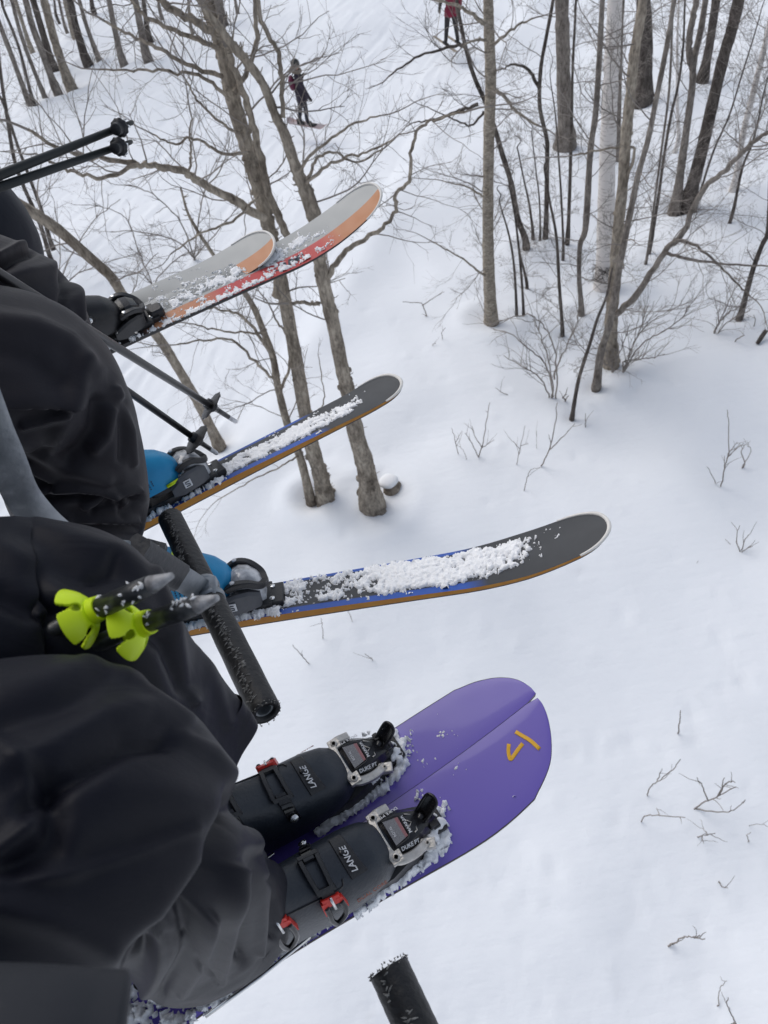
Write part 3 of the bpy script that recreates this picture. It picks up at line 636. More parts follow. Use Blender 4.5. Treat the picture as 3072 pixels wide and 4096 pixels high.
SPRIGS = [
 ('forked twig sticking out of snow left of the tan tree', [[(925,692),(915,665),(908,655),(870,652)],[(912,660),(935,645),(960,630)]],4),
 ('short curved twig right of the forked one beside the tan tree', [[(957,740),(954,720),(962,708)]],3),
 ('tiny stub of twig below the forked one', [[(932,755),(936,743),(942,742)]],3),
 ('leftmost little sprig of the row below the thicket', [[(990,985),(983,950),(976,925)],[(984,958),(998,930)]],3),
 ('slanting shoot beside the leftmost little sprig of the row', [[(1010,998),(1000,972),(985,960)]],2),
 ('tall two-armed sprig in the row below the thicket', [[(1034,990),(1044,950),(1052,905),(1058,870)],[(1040,965),(1025,940),(1020,920)],[(1040,968),(1068,950)],[(1034,988),(1015,950),(1004,935)]],4),
 ('slim upright sprig with two side shoots in the row below the thicket', [[(1116,1004),(1124,965),(1134,920)],[(1122,970),(1100,945)],[(1126,962),(1142,958)]],3),
 ('bare single stalk between the slim sprig and the long sprig', [[(1159,968),(1159,930)]],2),
 ('long wide-angled sprig at the right of the row', [[(1169,1008),(1187,970),(1198,925),(1204,870)],[(1187,972),(1215,945),(1242,915)]],5),
 ('bent hair-thin sprig below the long wide-angled one', [[(1132,1062),(1140,1030),(1147,1015),(1170,1010)]],3),
 ('stub stalk just right of the nearest dark whip', [[(1265,918),(1265,893)]],4),
 ('tall thin sapling shoot standing alone at the right', [[(1557,1048),(1565,1010),(1573,980),(1574,920),(1571,885)],[(1570,990),(1590,970),(1607,957)],[(1572,982),(1592,955)],[(1566,1012),(1565,985)]],4),
 ('slanting stalk left of the tall lone shoot', [[(1546,1042),(1527,1008)]],3),
 ('dead curled seed head right of the tall lone shoot', [[(1608,1000),(1602,975),(1610,960)],[(1608,1000),(1622,975),(1615,955)]],4),
 ('small crossed twigs lying at the right edge', [[(1600,1195),(1580,1175),(1570,1165)],[(1600,1195),(1605,1190),(1625,1180)],[(1600,1195),(1610,1165),(1618,1155)],[(1600,1195),(1590,1165),(1598,1135)]],5),
 ('pair of stub twigs left of the small crossed twigs', [[(1502,1222),(1490,1216)],[(1502,1222),(1505,1220),(1515,1210)]],4),
 ('upright stick alone in the snow right of the purple skis', [[(1462,1590),(1468,1560),(1470,1535)]],5),
 ('arched twig at the right below the lone stick', [[(1398,1722),(1405,1700),(1425,1685),(1450,1665),(1470,1640)],[(1420,1688),(1430,1660)]],4),
 ('largest many-branched twig at the right edge of the open snow', [[(1494,1750),(1520,1735),(1555,1718),(1590,1700)],[(1550,1720),(1570,1690),(1588,1690)],[(1555,1718),(1565,1680)],[(1500,1747),(1560,1755),(1585,1750),(1610,1728)],[(1530,1730),(1515,1695),(1505,1680)]],5),
 ('low creeping twig below the arched one', [[(1384,1777),(1395,1762),(1430,1762),(1480,1766)],[(1425,1762),(1418,1745)]],4),
 ('small star-shaped twig below the largest one', [[(1505,1808),(1520,1805),(1545,1800)],[(1515,1806),(1520,1822)],[(1528,1803),(1520,1790)]],4),
 ('dark bud-ended twig cut by the right edge', [[(1650,1745),(1640,1740),(1615,1740)],[(1650,1745),(1662,1735)]],4),
 ('curved hair of grass at the right edge under the bud-ended twig', [[(1616,1785),(1640,1780),(1665,1787)]],2),
 ('tiny hooked sprig low at the right', [[(1618,1822),(1614,1805),(1622,1798)]],3),
 ('small v-shaped twig right of the low empty snow', [[(1552,1905),(1560,1915),(1572,1918)],[(1552,1905),(1548,1898),(1546,1890)]],4),
 ('crooked horizontal twig in the lower right snow', [[(1449,2041),(1462,2035),(1475,2025),(1495,2025),(1523,2028)],[(1500,2026),(1512,2020)],[(1453,2040),(1448,2030)]],5),
 ('thin arched stalk near the bottom right corner', [[(1552,2172),(1552,2150),(1560,2130),(1570,2119)]],3),
 ('bent stalk with a dark bud in the bottom right corner', [[(1588,2210),(1578,2185),(1570,2165),(1573,2155)],[(1575,2178),(1550,2194)]],4),
 ('straight stalk seen just under the blue-edged ski', [[(699,1383),(696,1355),(693,1335)]],3),
 ('leaning stalk left of centre under the lower blue ski', [[(675,1440),(655,1420),(632,1393)]],4),
 ('short stick beyond the leaning stalk', [[(803,1424),(795,1418),(788,1412)]],3),
 ('fine stalk below the lower blue ski tip', [[(762,1345),(755,1328),(750,1318)]],2),
 ('little brown scrap of leaf and twig below the thicket', [[(1222,864),(1215,858),(1224,852)],[(1222,864),(1228,855)]],6),
 ('thin twig lying left of the fan-shaped bush', [[(1100,857),(1085,848),(1070,838)]],3),
 ('spindly stalk beside the short thick log at the right', [[(1630,700),(1632,690),(1628,680)]],3),
 ('fallen twig left of the short thick log', [[(1590,734),(1605,726),(1608,724)]],4),
]
BUSHES = [
 ('fan-shaped leafless bush in front of the tan tree', [[(1200,857),(1202,790),(1195,745),(1175,705),(1140,680),(1090,690),(1055,705)],[(1193,842),(1180,790),(1140,750),(1100,720),(1065,710)],[(1185,852),(1165,815),(1125,790),(1088,768)],[(1200,800),(1225,745),(1245,700),(1250,660)],[(1195,842),(1185,780),(1165,720),(1150,690)]],6),
 ('low spreading bush right of the rough tree', [[(1347,802),(1385,745),(1430,718),(1470,690),(1490,660)],[(1347,802),(1370,740),(1400,700),(1450,670)],[(1350,780),(1400,775),(1436,765)],[(1347,802),(1375,730),(1400,660)]],6),
 ('wiry bush at the foot of the pale forked stem', [[(1325,800),(1312,780),(1308,755),(1265,755)],[(1325,800),(1345,745),(1360,700)],[(1325,800),(1318,770),(1290,720)]],5),
 ('spindly bush arching at the right edge below the slim stem', [[(1546,710),(1570,680),(1600,660),(1640,630)],[(1546,710),(1575,650),(1600,600)],[(1550,720),(1580,690),(1620,670)]],5),
 ('bush of thin shoots behind the poles at the left', [[(120,640),(150,560),(200,480),(260,430)],[(120,640),(170,590),(250,560),(310,545)],[(120,640),(130,540),(120,450)]],5),
 ('tangle of thin shoots between the near clump trunks', [[(420,560),(430,470),(445,400),(470,340)],[(420,560),(390,480),(330,420),(280,400)],[(420,560),(470,500),(520,440)],[(420,560),(380,520),(300,500),(240,500)]],6),
 ('twig tangle hanging over the upper snow behind the grey poles', [[(330,620),(300,540),(270,470),(200,440)],[(330,620),(380,560),(440,540),(500,545)],[(330,620),(300,590),(230,590)]],5),
]
def build_small_plants():
    for i, (lab, st, w_) in enumerate(SPRIGS):
        sprig(lab, st, w_, 'twig' if i % 3 else 'twig_pale', seed=300 + i, kids=1 if len(st) < 3 else 2)
    for i, (lab, st, w_) in enumerate(BUSHES):
        R = random.Random(900 + i); base = gnd(*st[0][0]); n = nrm([base[0], base[1], 0]); acc = Acc()
        for s in st:
            Q = limb_path(s, base, 0, R.uniform(-.5, .5), n); Q = np.concatenate([[Q[0] - np.array([0, 0, .2])], Q]); q = catmull(Q, len(Q) * 5); q[2:-1] += nrg.normal(0, .008, (len(q) - 3, 3))
            r0 = .5 * (w_ * .62) * np.linalg.norm(base) / FD
            acc.tube(q, np.linspace(r0, r0 * .4, len(q)), 5, cap=False)
            for k in range(9):
                j = R.randrange(len(q) // 4, len(q) - 1); t = nrm(q[j + 1] - q[j]); a = nrm([R.gauss(0, 1), R.gauss(0, .7), R.gauss(.3, .7)])
                twig(acc, q[j], t + .8 * a, R.uniform(.3, .8), r0 * .45, 1, R, .3, 3)
        o = acc.build('leafless_bush', M['twig']); tag(o, lab, 'bush', 'leafless bushes')
    # stump beside the near clump, log stub at the right edge
    p = gnd(848, 1052); a = Acc(); R = random.Random(4)
    rings = []
    for h, rr in ((-.15, .16), (.0, .14), (.06, .12), (.09, .09), (.095, .02)):
        rings.append(np.array([(p[0] + rr * (1 + .15 * math.sin(3 * t + h * 9)) * math.cos(t), p[1] + rr * .9 * math.sin(t), p[2] + h) for t in np.linspace(0, 2 * math.pi, 18, endpoint=False)]))
    a.loft(rings); o = a.build('tree_stump', M['bark'])
    tag(o, 'low stump half buried beside the lumpy right trunk of the near clump', 'stump')
    b = Acc(); capr = []
    for h, rr in ((.085, .155), (.12, .14), (.15, .10), (.16, .02)):
        capr.append(np.array([(p[0] - .05 + rr * (1 + .12 * math.sin(2 * t + 1)) * math.cos(t), p[1] + .06 + rr * math.sin(t), p[2] + h) for t in np.linspace(0, 2 * math.pi, 18, endpoint=False)]))
    b.loft(capr); so = b.build('snow_cap', M['snow_crumb'], o); 
    q0, q1 = gnd(1636, 742), gnd(1650, 726)
    a = Acc(); a.tube([q0 + [0, 0, .0], (q0 + q1) / 2 + [0, 0, .07], q1 + [0, 0, .12]], [.035, .04, .037], 9); o = a.build('log_stub', M['bark_dark'])
    tag(o, 'short thick dark log stub sticking out at the right edge', 'log')

def birch_tangle():
    base = gnd(1303, 605); R = random.Random(61); a = Acc()
    for i in range(90):
        az = R.uniform(0, 6.28); rr = R.uniform(.12, .22)
        p = base + np.array([rr * math.cos(az), rr * math.sin(az), R.uniform(-.02, .35)])
        P = [p]
        d = nrm([R.gauss(0, 1), R.gauss(0, 1), R.gauss(0, .7)])
        for k in range(5): d = nrm(d + [R.gauss(0, .6), R.gauss(0, .6), R.gauss(0, .5)]); P.append(P[-1] + d * .06)
        a.tube(np.array(P), [.006, .006, .005, .004, .004, .003], 4, cap=False)
    o = a.build('root_tangle', M['bark_dark']); tag(o, 'brown tangle of dead shoots round the foot of the white birch', 'dead brush')

build_trees(); build_small_plants(); birch_tangle()
build_ground()

# ------------------------------------------------------------------ text and small helpers
def text_part(name, body, size, parent, loc, xdir, ydir, m, shear=0.0, sx=1.0):
    cu = bpy.data.curves.new(name, 'FONT'); cu.body = body; cu.size = size; cu.align_x = 'CENTER'; cu.align_y = 'CENTER'
    cu.extrude = 0.00025; cu.shear = shear; cu.resolution_u = 3; cu.offset = size * .012
    ob = bpy.data.objects.new(name, cu); COL.objects.link(ob)
    me = bpy.data.meshes.new_from_object(ob); bpy.data.objects.remove(ob); me.name = name
    x = nrm(xdir); z = nrm(np.cross(x, ydir)); y = np.cross(z, x)
    me.materials.clear(); me.materials.append(M[m])
    o = bpy.data.objects.new(name, me); COL.objects.link(o); o.parent = parent
    o.matrix_local = Matrix(((x[0] * sx, y[0], z[0], loc[0]), (x[1] * sx, y[1], z[1], loc[1]), (x[2] * sx, y[2], z[2], loc[2]), (0, 0, 0, 1)))
    return o

def grid_mesh(acc, G):
    n, m = G.shape[:2]; idx = np.arange(n * m).reshape(n, m) + acc.n
    Q = np.stack([idx[:-1, :-1], idx[:-1, 1:], idx[1:, 1:], idx[1:, :-1]], -1).reshape(-1, 4)
    acc.v.append(G.reshape(-1, 3)); acc.q.append(Q); acc.n += n * m
def tube_grid(acc, G):
    """rings n x m closed across m"""
    n, m = G.shape[:2]; idx = np.arange(n * m).reshape(n, m) + acc.n; k = np.roll(idx, -1, axis=1)
    Q = np.stack([idx[:-1], k[:-1], k[1:], idx[1:]], -1).reshape(-1, 4)
    acc.v.append(G.reshape(-1, 3)); acc.q.append(Q); acc.n += n * m

def snow_patch(parent, x0, x1, y0, y1, zf, bias, h=.012, res=.0022, seed=3, name='snow_crust'):
    xs = np.arange(x0, x1, res); ys = np.arange(y0, y1, res)
    X, Y = np.meshgrid(xs, ys)
    n = .55 * vnoise(X * 42, Y * 42, seed) + .42 * vnoise(X * 120, Y * 120, seed + 1) + .45 * vnoise(X * 290, Y * 290, seed + 2)
    Hh = np.clip(n + bias(X, Y), -.2, 1.1)
    Z = zf(X, Y) + np.where(Hh > 0, h * (.5 * np.clip(Hh * 5, 0, 1) + .5 * np.sqrt(np.clip(Hh, 0, 1.1))) * (1 + .3 * vnoise(X * 160, Y * 160, seed + 5)), -.0015)
    ok = Hh > 0
    V = np.stack([X + .0015 * vnoise(X * 300, Y * 300, 8), Y + .0015 * vnoise(X * 300, Y * 300, 9), Z], -1)
    idx = np.arange(X.size).reshape(X.shape)
    keep = ok[:-1, :-1] | ok[:-1, 1:] | ok[1:, 1:] | ok[1:, :-1]
    Q = np.stack([idx[:-1, :-1], idx[:-1, 1:], idx[1:, 1:], idx[1:, :-1]], -1)[keep]
    if not len(Q): return None
    used = np.unique(Q); remap = -np.ones(X.size, int); remap[used] = np.arange(len(used))
    me = bpy.data.meshes.new(name); fill_quads(me, V.reshape(-1, 3)[used], remap[Q]); me.materials.append(M['snow_crumb'])
    o = bpy.data.objects.new(name, me); COL.objects.link(o); o.parent = parent; o['kind'] = 'stuff'
    return o

# ------------------------------------------------------------------ skis
def make_ski(name, label, origin, fwd, roll, Lf, Lb, wf, rock, thick, top, side, group, tip=None, tipx=.09, edge='steel_edge', sidew2=None):
    root = empty(name, label, 'ski', group, frame(origin, fwd, roll=roll))
    xs = np.concatenate([np.linspace(-Lb, Lf - .08, 60), Lf - .08 + .08 * np.sin(np.linspace(0, math.pi / 2, 22)[1:])])
    def hw(x):
        b = wf(x); t = np.clip((x - (Lf - .085)) / .085, 0, 1); return np.maximum(b * (1 - t ** 2.6) ** (1 / 2.2), .0012)
    W = np.array([hw(x) for x in xs]); Zr = np.array([rock(x) for x in xs])
    th = np.array([thick * (1 - .62 * max(0, (x - .1) / (Lf - .1))) for x in xs])
    NC = 9; c = np.linspace(-1, 1, NC)
    G = np.stack([np.repeat(xs[:, None], NC, 1), W[:, None] * c[None], np.repeat((Zr + th)[:, None], NC, 1) - .0012 * c[None] ** 4], -1)
    a = Acc(); grid_mesh(a, G.transpose(1, 0, 2)[::-1]); o = a.build('top_sheet', top, root)
    uvl = o.data.uv_layers.new(name='UVMap'); vi = np.zeros(len(o.data.loops), np.int32); o.data.loops.foreach_get('vertex_index', vi)
    co = np.zeros(len(o.data.vertices) * 3, np.float32); o.data.vertices.foreach_get('co', co); co = co.reshape(-1, 3)
    wmax = W.max(); uv = np.stack([(co[vi, 0] + Lb) / (Lf + Lb), (co[vi, 1] / np.interp(co[vi, 0], xs, np.maximum(W, wmax * .5)) + 1) / 2], -1)
    uvl.data.foreach_set('uv', uv.astype(np.float32).ravel())
    a = Acc()
    for s_ in (-1, 1):
        t_ = np.stack([xs, s_ * W, Zr + th - .0013], -1); b_ = np.stack([xs, s_ * (W + .0012), Zr + .003], -1)
        m_ = t_ * .82 + b_ * .18
        Gs = np.stack([t_, m_, b_], 0)
        grid_mesh(a, Gs if s_ < 0 else Gs[::-1])
    a.build('sidewall', side, root)
    a = Acc()
    for s_ in (-1, 1):
        b_ = np.stack([xs, s_ * (W + .0013), Zr + .0032], -1); e_ = np.stack([xs, s_ * (W + .0005), Zr], -1)
        Gs = np.stack([b_, e_], 0); grid_mesh(a, Gs if s_ < 0 else Gs[::-1])
    G2 = np.stack([np.repeat(xs[:, None], 3, 1), W[:, None] * np.array([-1, 0, 1])[None], np.repeat(Zr[:, None], 3, 1)], -1)
    grid_mesh(a, G2.transpose(1, 0, 2)); a.build('base', M[edge], root)
    if tip:
        k = xs > Lf - tipx
        px, pw, pz = xs[k], W[k], (Zr + th)[k]
        P = np.concatenate([np.stack([px, pw, pz], -1), np.stack([px, -pw, pz], -1)[::-1]])
        P[:, 2] -= .001
        P = catmull(P[::2], 60); a = Acc(); a.tube(P, np.concatenate([np.linspace(.0022, .0042, 20), [.0044] * 20, np.linspace(.0042, .0022, 20)]), 8); a.build('tip_guard', M[tip], root)
    root['top'] = 0
    return root, (lambda x: np.interp(x, xs, Zr + th)), (lambda x: np.interp(x, xs, W))

# ------------------------------------------------------------------ ski boots (x forward, toe at 0, sole on z=0)
BX = np.array([-.312, -.300, -.26, -.21, -.17, -.13, -.09, -.055, -.028, -.010, 0.0, .004])
BW = np.array([.014, .032, .040, .041, .044, .049, .052, .051, .046, .036, .022, .008])
BT = np.array([.09, .15, .19, .195, .172, .138, .112, .097, .083, .066, .050, .040])
BB = .020
def shell_pt(x, t, off=0.0):
    """t: 0 = right foot of the section, pi/2 top, pi left"""
    w_ = np.interp(x, BX, BW); top = np.interp(x, BX, BT)
    c, s_ = math.cos(t), math.sin(t)
    y = (w_ + off) * math.copysign(abs(c) ** .72, c); z = BB + (top - BB + off) * abs(s_) ** .78
    return np.array([x, -y, z])
def strap(acc, x0, x1, t0, t1, wd, off=.003, n=16, mi=0, wd1=None):
    """band over the shell from angle t0 to t1, centre line x0->x1"""
    G = []
    for i in range(n):
        f = i / (n - 1); t = t0 + (t1 - t0) * f; xc = x0 + (x1 - x0) * f; w_ = wd + ((wd1 if wd1 else wd) - wd) * f
        pr = []
        for dx, of in ((-w_, .0003), (-w_ * .9, off), (w_ * .9, off), (w_, .0003)):
            pr.append(shell_pt(xc + dx, t, of))
        G.append(pr)
    G = np.array(G); acc.loft([g for g in G], mi, close=True)
def make_boot(parent, base, shell, style, side):
    """base: local matrix of the boot on its rider; side=-1 buckle levers on the right"""
    root = bpy.data.objects.new('ski_boot', None); COL.objects.link(root); root.parent = parent; root.matrix_local = base
    root.empty_display_size = .05
    xs = np.interp(np.linspace(0, 1, 46), np.linspace(0, 1, len(BX)), BX)
    a = Acc(); rings = []
    for x in xs:
        r = [shell_pt(x, t) for t in np.linspace(0, math.pi, 30)]
        w_ = np.interp(x, BX, BW); r += [np.array([x, y, BB]) for y in np.linspace(w_ * .8, -w_ * .8, 6)]
        rings.append(np.array(r))
    a.loft(rings)
    # cuff: slopes up and slightly forward
    cu = []
    for f in np.linspace(0, 1, 12):
        cx, cz = -.242 + .02 * f, .12 + .12 * f; ra, rb = .052 + .002 * f, .045 + .002 * f
        cu.append(np.array([(cx + ra * math.cos(t), rb * math.sin(t), cz + .02 * math.cos(t) * f) for t in np.linspace(0, 2 * math.pi, 28, endpoint=False)]))
    a.loft(cu)
    a.build('shell', M[shell], root, angle=50)
    s = Acc()
    for x0, x1, w0, w1 in ((-.085, .010, .036, .030), (-.314, -.235, .035, .034)):
        rr = []
        for z in (0, .004, .017, .021):
            k = .002 if z in (0, .021) else 0
            n = 24; pts = []
            for t in np.linspace(0, 2 * math.pi, n, endpoint=False):
                cx, cy = math.cos(t), math.sin(t)
                pts.append(((x0 + x1) / 2 + ((x1 - x0) / 2 - k) * math.copysign(abs(cx) ** .5, cx), (w0 + w1) / 2 * math.copysign(abs(cy) ** .45, cy) * (1 - k * 20), z))
            rr.append(np.array(pts))
        s.loft(rr)
    s.box((-.16, 0, .014), (.08, .033, .008)); s.build('sole', M['black'], root, angle=40)
    return root

def arc_bar(acc, pts, w_, h_, n=20, up=(0, 0, 1), mi=0):
    """bar of rectangular section swept through pts, width across, height along up"""
    P = catmull(pts, n); T = np.gradient(P, axis=0); T /= np.linalg.norm(T, axis=1)[:, None]
    R = []
    for p, t in zip(P, T):
        s_ = nrm(np.cross(up, t)); u = np.cross(t, s_)
        k = .72
        R.append(np.array([p + s_ * w_ * k - u * h_, p + s_ * w_ - u * h_ * k, p + s_ * w_ + u * h_ * k, p + s_ * w_ * k + u * h_, p - s_ * w_ * k + u * h_, p - s_ * w_ + u * h_ * k, p - s_ * w_ - u * h_ * k, p - s_ * w_ * k - u * h_]))
    acc.loft(R, mi)

def buckle_set(boot, x, lever_side, red=True, lever_t=(.45, .95), name='buckle', toe=True):
    """forefoot buckle: toothed strap fixed on one side, frame over the top, lever with red claw on the other"""
    s = lever_side            # -1: lever on the right side (t small)
    T = (lambda t: t) if s < 0 else (lambda t: math.pi - t)
    a = Acc(); strap(a, x, x, T(2.55), T(1.75), .0085, .0035); 
    for k in range(4):
        t = 1.72 + k * .14; strap(a, x, x, T(t), T(t + .07), .0075, .0075, n=4)
    o = a.build(name, M['black_gloss'], boot, angle=35)
    b = Acc()
    for dx in (-.0115, .0115): strap(b, x + dx, x + dx * .8, T(1.85), T(1.15), .0028, .0062, n=12)
    strap(b, x, x, T(1.90), T(1.80), .0145, .0075, n=4); strap(b, x, x, T(1.22), T(1.08), .0135, .0062, n=5)
    strap(b, x, x, T(1.08), T(.86), .009, .0055, n=6)
    b.build('buckle_frame', M['black'], boot, angle=35)
    c = Acc(); p = shell_pt(x, T(2.42), .003); q = shell_pt(x, T(2.42), .012); c.cyl((p + q) / 2, q - p, .0062, .0022); c.cyl((p + q) / 2 + nrm(q - p) * .0022, q - p, .0035, .0012, 6)
    c.build('rivet', M['chrome'], boot)
    if red:
        d = Acc()
        for dx in (-.010, .010): strap(d, x + dx, x + dx * 1.2, T(.90), T(.58), .0042, .0105, n=8)
        strap(d, x, x, T(.98), T(.78), .0125, .0100, n=6)
        d.build('buckle_claw', M['red'], boot, angle=35)
        e = Acc(); g0, g1 = shell_pt(x, T(.98), .010), shell_pt(x, T(.70), .012); e.tube([g0, (g0 + g1) / 2, g1], .0021, 8)
        e.build('buckle_bolt', M['chrome'], boot)
    f = Acc()
    path = [shell_pt(x + .0100, T(.80), .009), shell_pt(x + .0105, T(.58), .010), shell_pt(x + .007, T(.42), .011), shell_pt(x - .003, T(.30), .012), shell_pt(x - .010, T(.28), .012), shell_pt(x - .0125, T(.40), .011), shell_pt(x - .011, T(.58), .010), shell_pt(x - .010, T(.80), .009)]
    f.tube(catmull(path, 40), .0040, 8); f.build('buckle_lever', M['black_gloss'], boot)

def decal(parent, name, pts, m, thick=.0006):
    """thin raised plate through an outline of local points (convex or nearly)"""
    P = np.array(pts, float); n = nrm(np.cross(P[1] - P[0], P[2] - P[0])); a = Acc()
    a.loft([P, P + n * thick]); return a.build(name, M[m] if isinstance(m, str) else m, parent, smooth=False)

# toe pieces ----------------------------------------------------------------
def window_mat():
    m = bpy.data.materials.new('printed_window'); m.use_nodes = True; t = m.node_tree; b = t.nodes['Principled BSDF']
    tc = t.nodes.new('ShaderNodeTexCoord')
    sep = t.nodes.new('ShaderNodeSeparateXYZ'); t.links.new(tc.outputs['Object'], sep.inputs[0])
    br = t.nodes.new('ShaderNodeTexBrick'); br.inputs['Scale'].default_value = 260; br.inputs['Mortar Size'].default_value = .035
    mp = t.nodes.new('ShaderNodeMapping'); mp.inputs['Rotation'].default_value = (0, 0, .8); t.links.new(tc.outputs['Object'], mp.inputs[0]); t.links.new(mp.outputs[0], br.inputs['Vector'])
    br.inputs['Color1'].default_value = (.40, .16, .16, 1); br.inputs['Color2'].default_value = (.34, .12, .13, 1); br.inputs['Mortar'].default_value = (.12, .06, .06, 1)
    b2 = t.nodes.new('ShaderNodeTexBrick'); b2.inputs['Scale'].default_value = 260; b2.inputs['Mortar Size'].default_value = .035; t.links.new(mp.outputs[0], b2.inputs['Vector'])
    b2.inputs['Color1'].default_value = (.28, .28, .29, 1); b2.inputs['Color2'].default_value = (.20, .20, .21, 1); b2.inputs['Mortar'].default_value = (.07, .07, .08, 1)
    mr = t.nodes.new('ShaderNodeMapRange'); mr.inputs['From Min'].default_value = .020; mr.inputs['From Max'].default_value = .022; t.links.new(sep.outputs[0], mr.inputs[0])
    mx = t.nodes.new('ShaderNodeMix'); mx.data_type = 'RGBA'; t.links.new(mr.outputs[0], mx.inputs['Factor']); t.links.new(b2.outputs[0], mx.inputs['A']); t.links.new(br.outputs[0], mx.inputs['B'])
    t.links.new(mx.outputs['Result'], b.inputs['Base Color']); b.inputs['Roughness'].default_value = .25; b.inputs['Coat Weight'].default_value = .5
    return m
M['window'] = window_mat()

def part_empty(name, parent, loc=(0, 0, 0)):
    o = bpy.data.objects.new(name, None); COL.objects.link(o); o.parent = parent; o.location = loc; o.empty_display_size = .03
    return o

def touring_binding(ski, x0, y0, z0, seed):
    b = part_empty('binding', ski, (x0, y0, z0))
    a = Acc(); a.box((-.115, 0, .012), (.215, .031, .013)); a.box((.045, 0, .010), (.05, .027, .011))
    for s_ in (-1, 1):
        # fins beside the boot toe
        a.loft([np.array([(-.085, s_ * .036, .004), (-.085, s_ * .050, .004), (-.085, s_ * .049, .030), (-.085, s_ * .036, .034)]),
                np.array([(-.03, s_ * .036, .004), (-.03, s_ * .056, .004), (-.03, s_ * .054, .046), (-.03, s_ * .036, .05)]),
                np.array([(.02, s_ * .030, .004), (.02, s_ * .050, .004), (.02, s_ * .045, .050), (.02, s_ * .030, .054)]),
                np.array([(.07, s_ * .016, .004), (.07, s_ * .034, .004), (.07, s_ * .030, .028), (.07, s_ * .016, .030)])])
    a.build('base_plate', M['black'], b, angle=30)
    h = Acc(); R = []
    for x, hw, zt, zb in ((-.014, .040, .088, .055), (.000, .043, .091, .050), (.022, .041, .087, .045), (.040, .034, .078, .03), (.058, .026, .066, .02), (.078, .019, .048, .012), (.088, .013, .036, .010)):
        R.append(np.array([(x, -hw, zb), (x, -hw, zt - .020), (x, -hw * .70, zt - .003), (x, -hw * .35, zt), (x, hw * .35, zt), (x, hw * .70, zt - .003), (x, hw, zt - .020), (x, hw, zb)]))
    h.loft(R); h.build('toe_housing', M['black_gloss'], b, angle=22)
    s = Acc()
    arc_bar(s, [(.050, -.038, .056), (.024, -.045, .068), (-.004, -.044, .083), (-.015, -.034, .092), (-.018, 0, .095), (-.015, .034, .092), (-.004, .044, .083), (.020, .046, .070)], .0075, .0062, 36)
    s.box((-.010, -.038, .090), (.011, .010, .006)); s.box((-.010, .038, .090), (.011, .010, .006))
    s.box((.050, -.041, .053), (.014, .009, .008), R=[[.9, .43, 0], [-.43, .9, 0], [0, 0, 1]])
    s.build('toe_bracket', M['alu'], b, angle=32)
    for p, rr in (((-.010, -.038, .097), .0066), ((-.010, .038, .097), .0066), ((.050, -.041, .0625), .004)):
        c = Acc(); c.tube([(p[0], p[1], p[2] - .003), (p[0], p[1], p[2] + .0016), (p[0], p[1], p[2] + .0022), (p[0], p[1], p[2] + .0022), (p[0], p[1], p[2] + .0008)], [rr, rr, rr * .85, rr * .55, rr * .5], 16); c.build('screw', M['alu'], b, angle=40)
    decal(b, 'window_panel', [(.000, -.022, .0915), (.026, -.018, .0875), (.027, .018, .0875), (.000, .024, .0915)], 'window', .0012)
    fr = Acc(); fr.tube(catmull([(-.002, -.024, .0922), (.012, -.0235, .091), (.028, -.019, .0878), (.030, 0, .0876), (.029, .019, .0878), (.012, .025, .091), (-.002, .026, .0922)], 40), .0012, 6); fr.build('window_rim', M['black'], b)
    # release lever: open spoon standing up in front
    l = Acc()
    ax = nrm([.045, .010, .040]); o0 = np.array([.060, .002, .056]); sd = nrm(np.cross((0, 0, 1), ax)); nn = np.cross(ax, sd)
    outl = [(0, -.010), (.020, -.0125), (.044, -.0125), (.052, -.006), (.053, .004), (.046, .012), (.020, .0125), (0, .010)]
    P3 = [o0 + ax * p + sd * q for p, q in outl]
    l.tube(catmull(P3 + [P3[0]], 48), .0032, 8)
    G = np.array([[o0 + ax * p + sd * q - nn * (.003 + .004 * (1 - (q / .0125) ** 2)) for q in np.linspace(-.011, .011, 7)] for p in np.linspace(.003, .050, 8)])
    for gi in range(7):
        for gj in range(6): pass
    l.add(G.reshape(-1, 3), [(i * 7 + j, i * 7 + j + 1, (i + 1) * 7 + j + 1, (i + 1) * 7 + j) for i in range(7) for j in range(6)])
    l.tube([(.050, -.004, .062), o0, o0 + ax * .012], [.008, .008, .006], 8)
    l.build('release_lever', M['black_gloss'], b)
    d = Acc(); d.tube([(.040, -.018, .079), (.046, -.016, .073), (.050, .014, .069), (.040, .018, .079)], .0012, 6); d.tube([(.036, -.006, .083), (.044, 0, .077), (.036, .008, .083)], .0009, 5); d.build('lever_hinge_wire', M['alu'], b)
    cl = Acc(); R_ = random.Random(seed)
    for k in range(8): cl.box((.055 + R_.uniform(0, .03), R_.uniform(-.018, .018), .045 + R_.uniform(-.01, .014)), (R_.uniform(.004, .009), R_.uniform(.004, .008), R_.uniform(.004, .008)), bev=.2)
    cl.build('linkage', M['black'], b, angle=30)
    zt = lambda x, y: np.interp(x, [-.014, 0, .022, .04, .058, .078], [.088, .091, .087, .078, .066, .048])
    text_part('lettering', 'MARKER', .0092, b, (.0335, .000, .0866), (0, 1, 0), (-1, 0, .3), 'white_print', sx=.95)
    text_part('lettering', 'DUKE PT', .0098, b, (.022, -.0325, .0845), (1, -.04, -.35), (0, .82, .55), 'white_print', sx=.95)
    text_part('lettering', 'DUKE PT', .0098, b, (.018, .0335, .0858), (-1, -.04, .30), (0, -.82, .55), 'white_print', sx=.95)
    text_part('lettering', 'ROYAL', .0062, b, (.007, .001, .0925), (0, 1, 0), (-1, 0, .14), 'white_print')
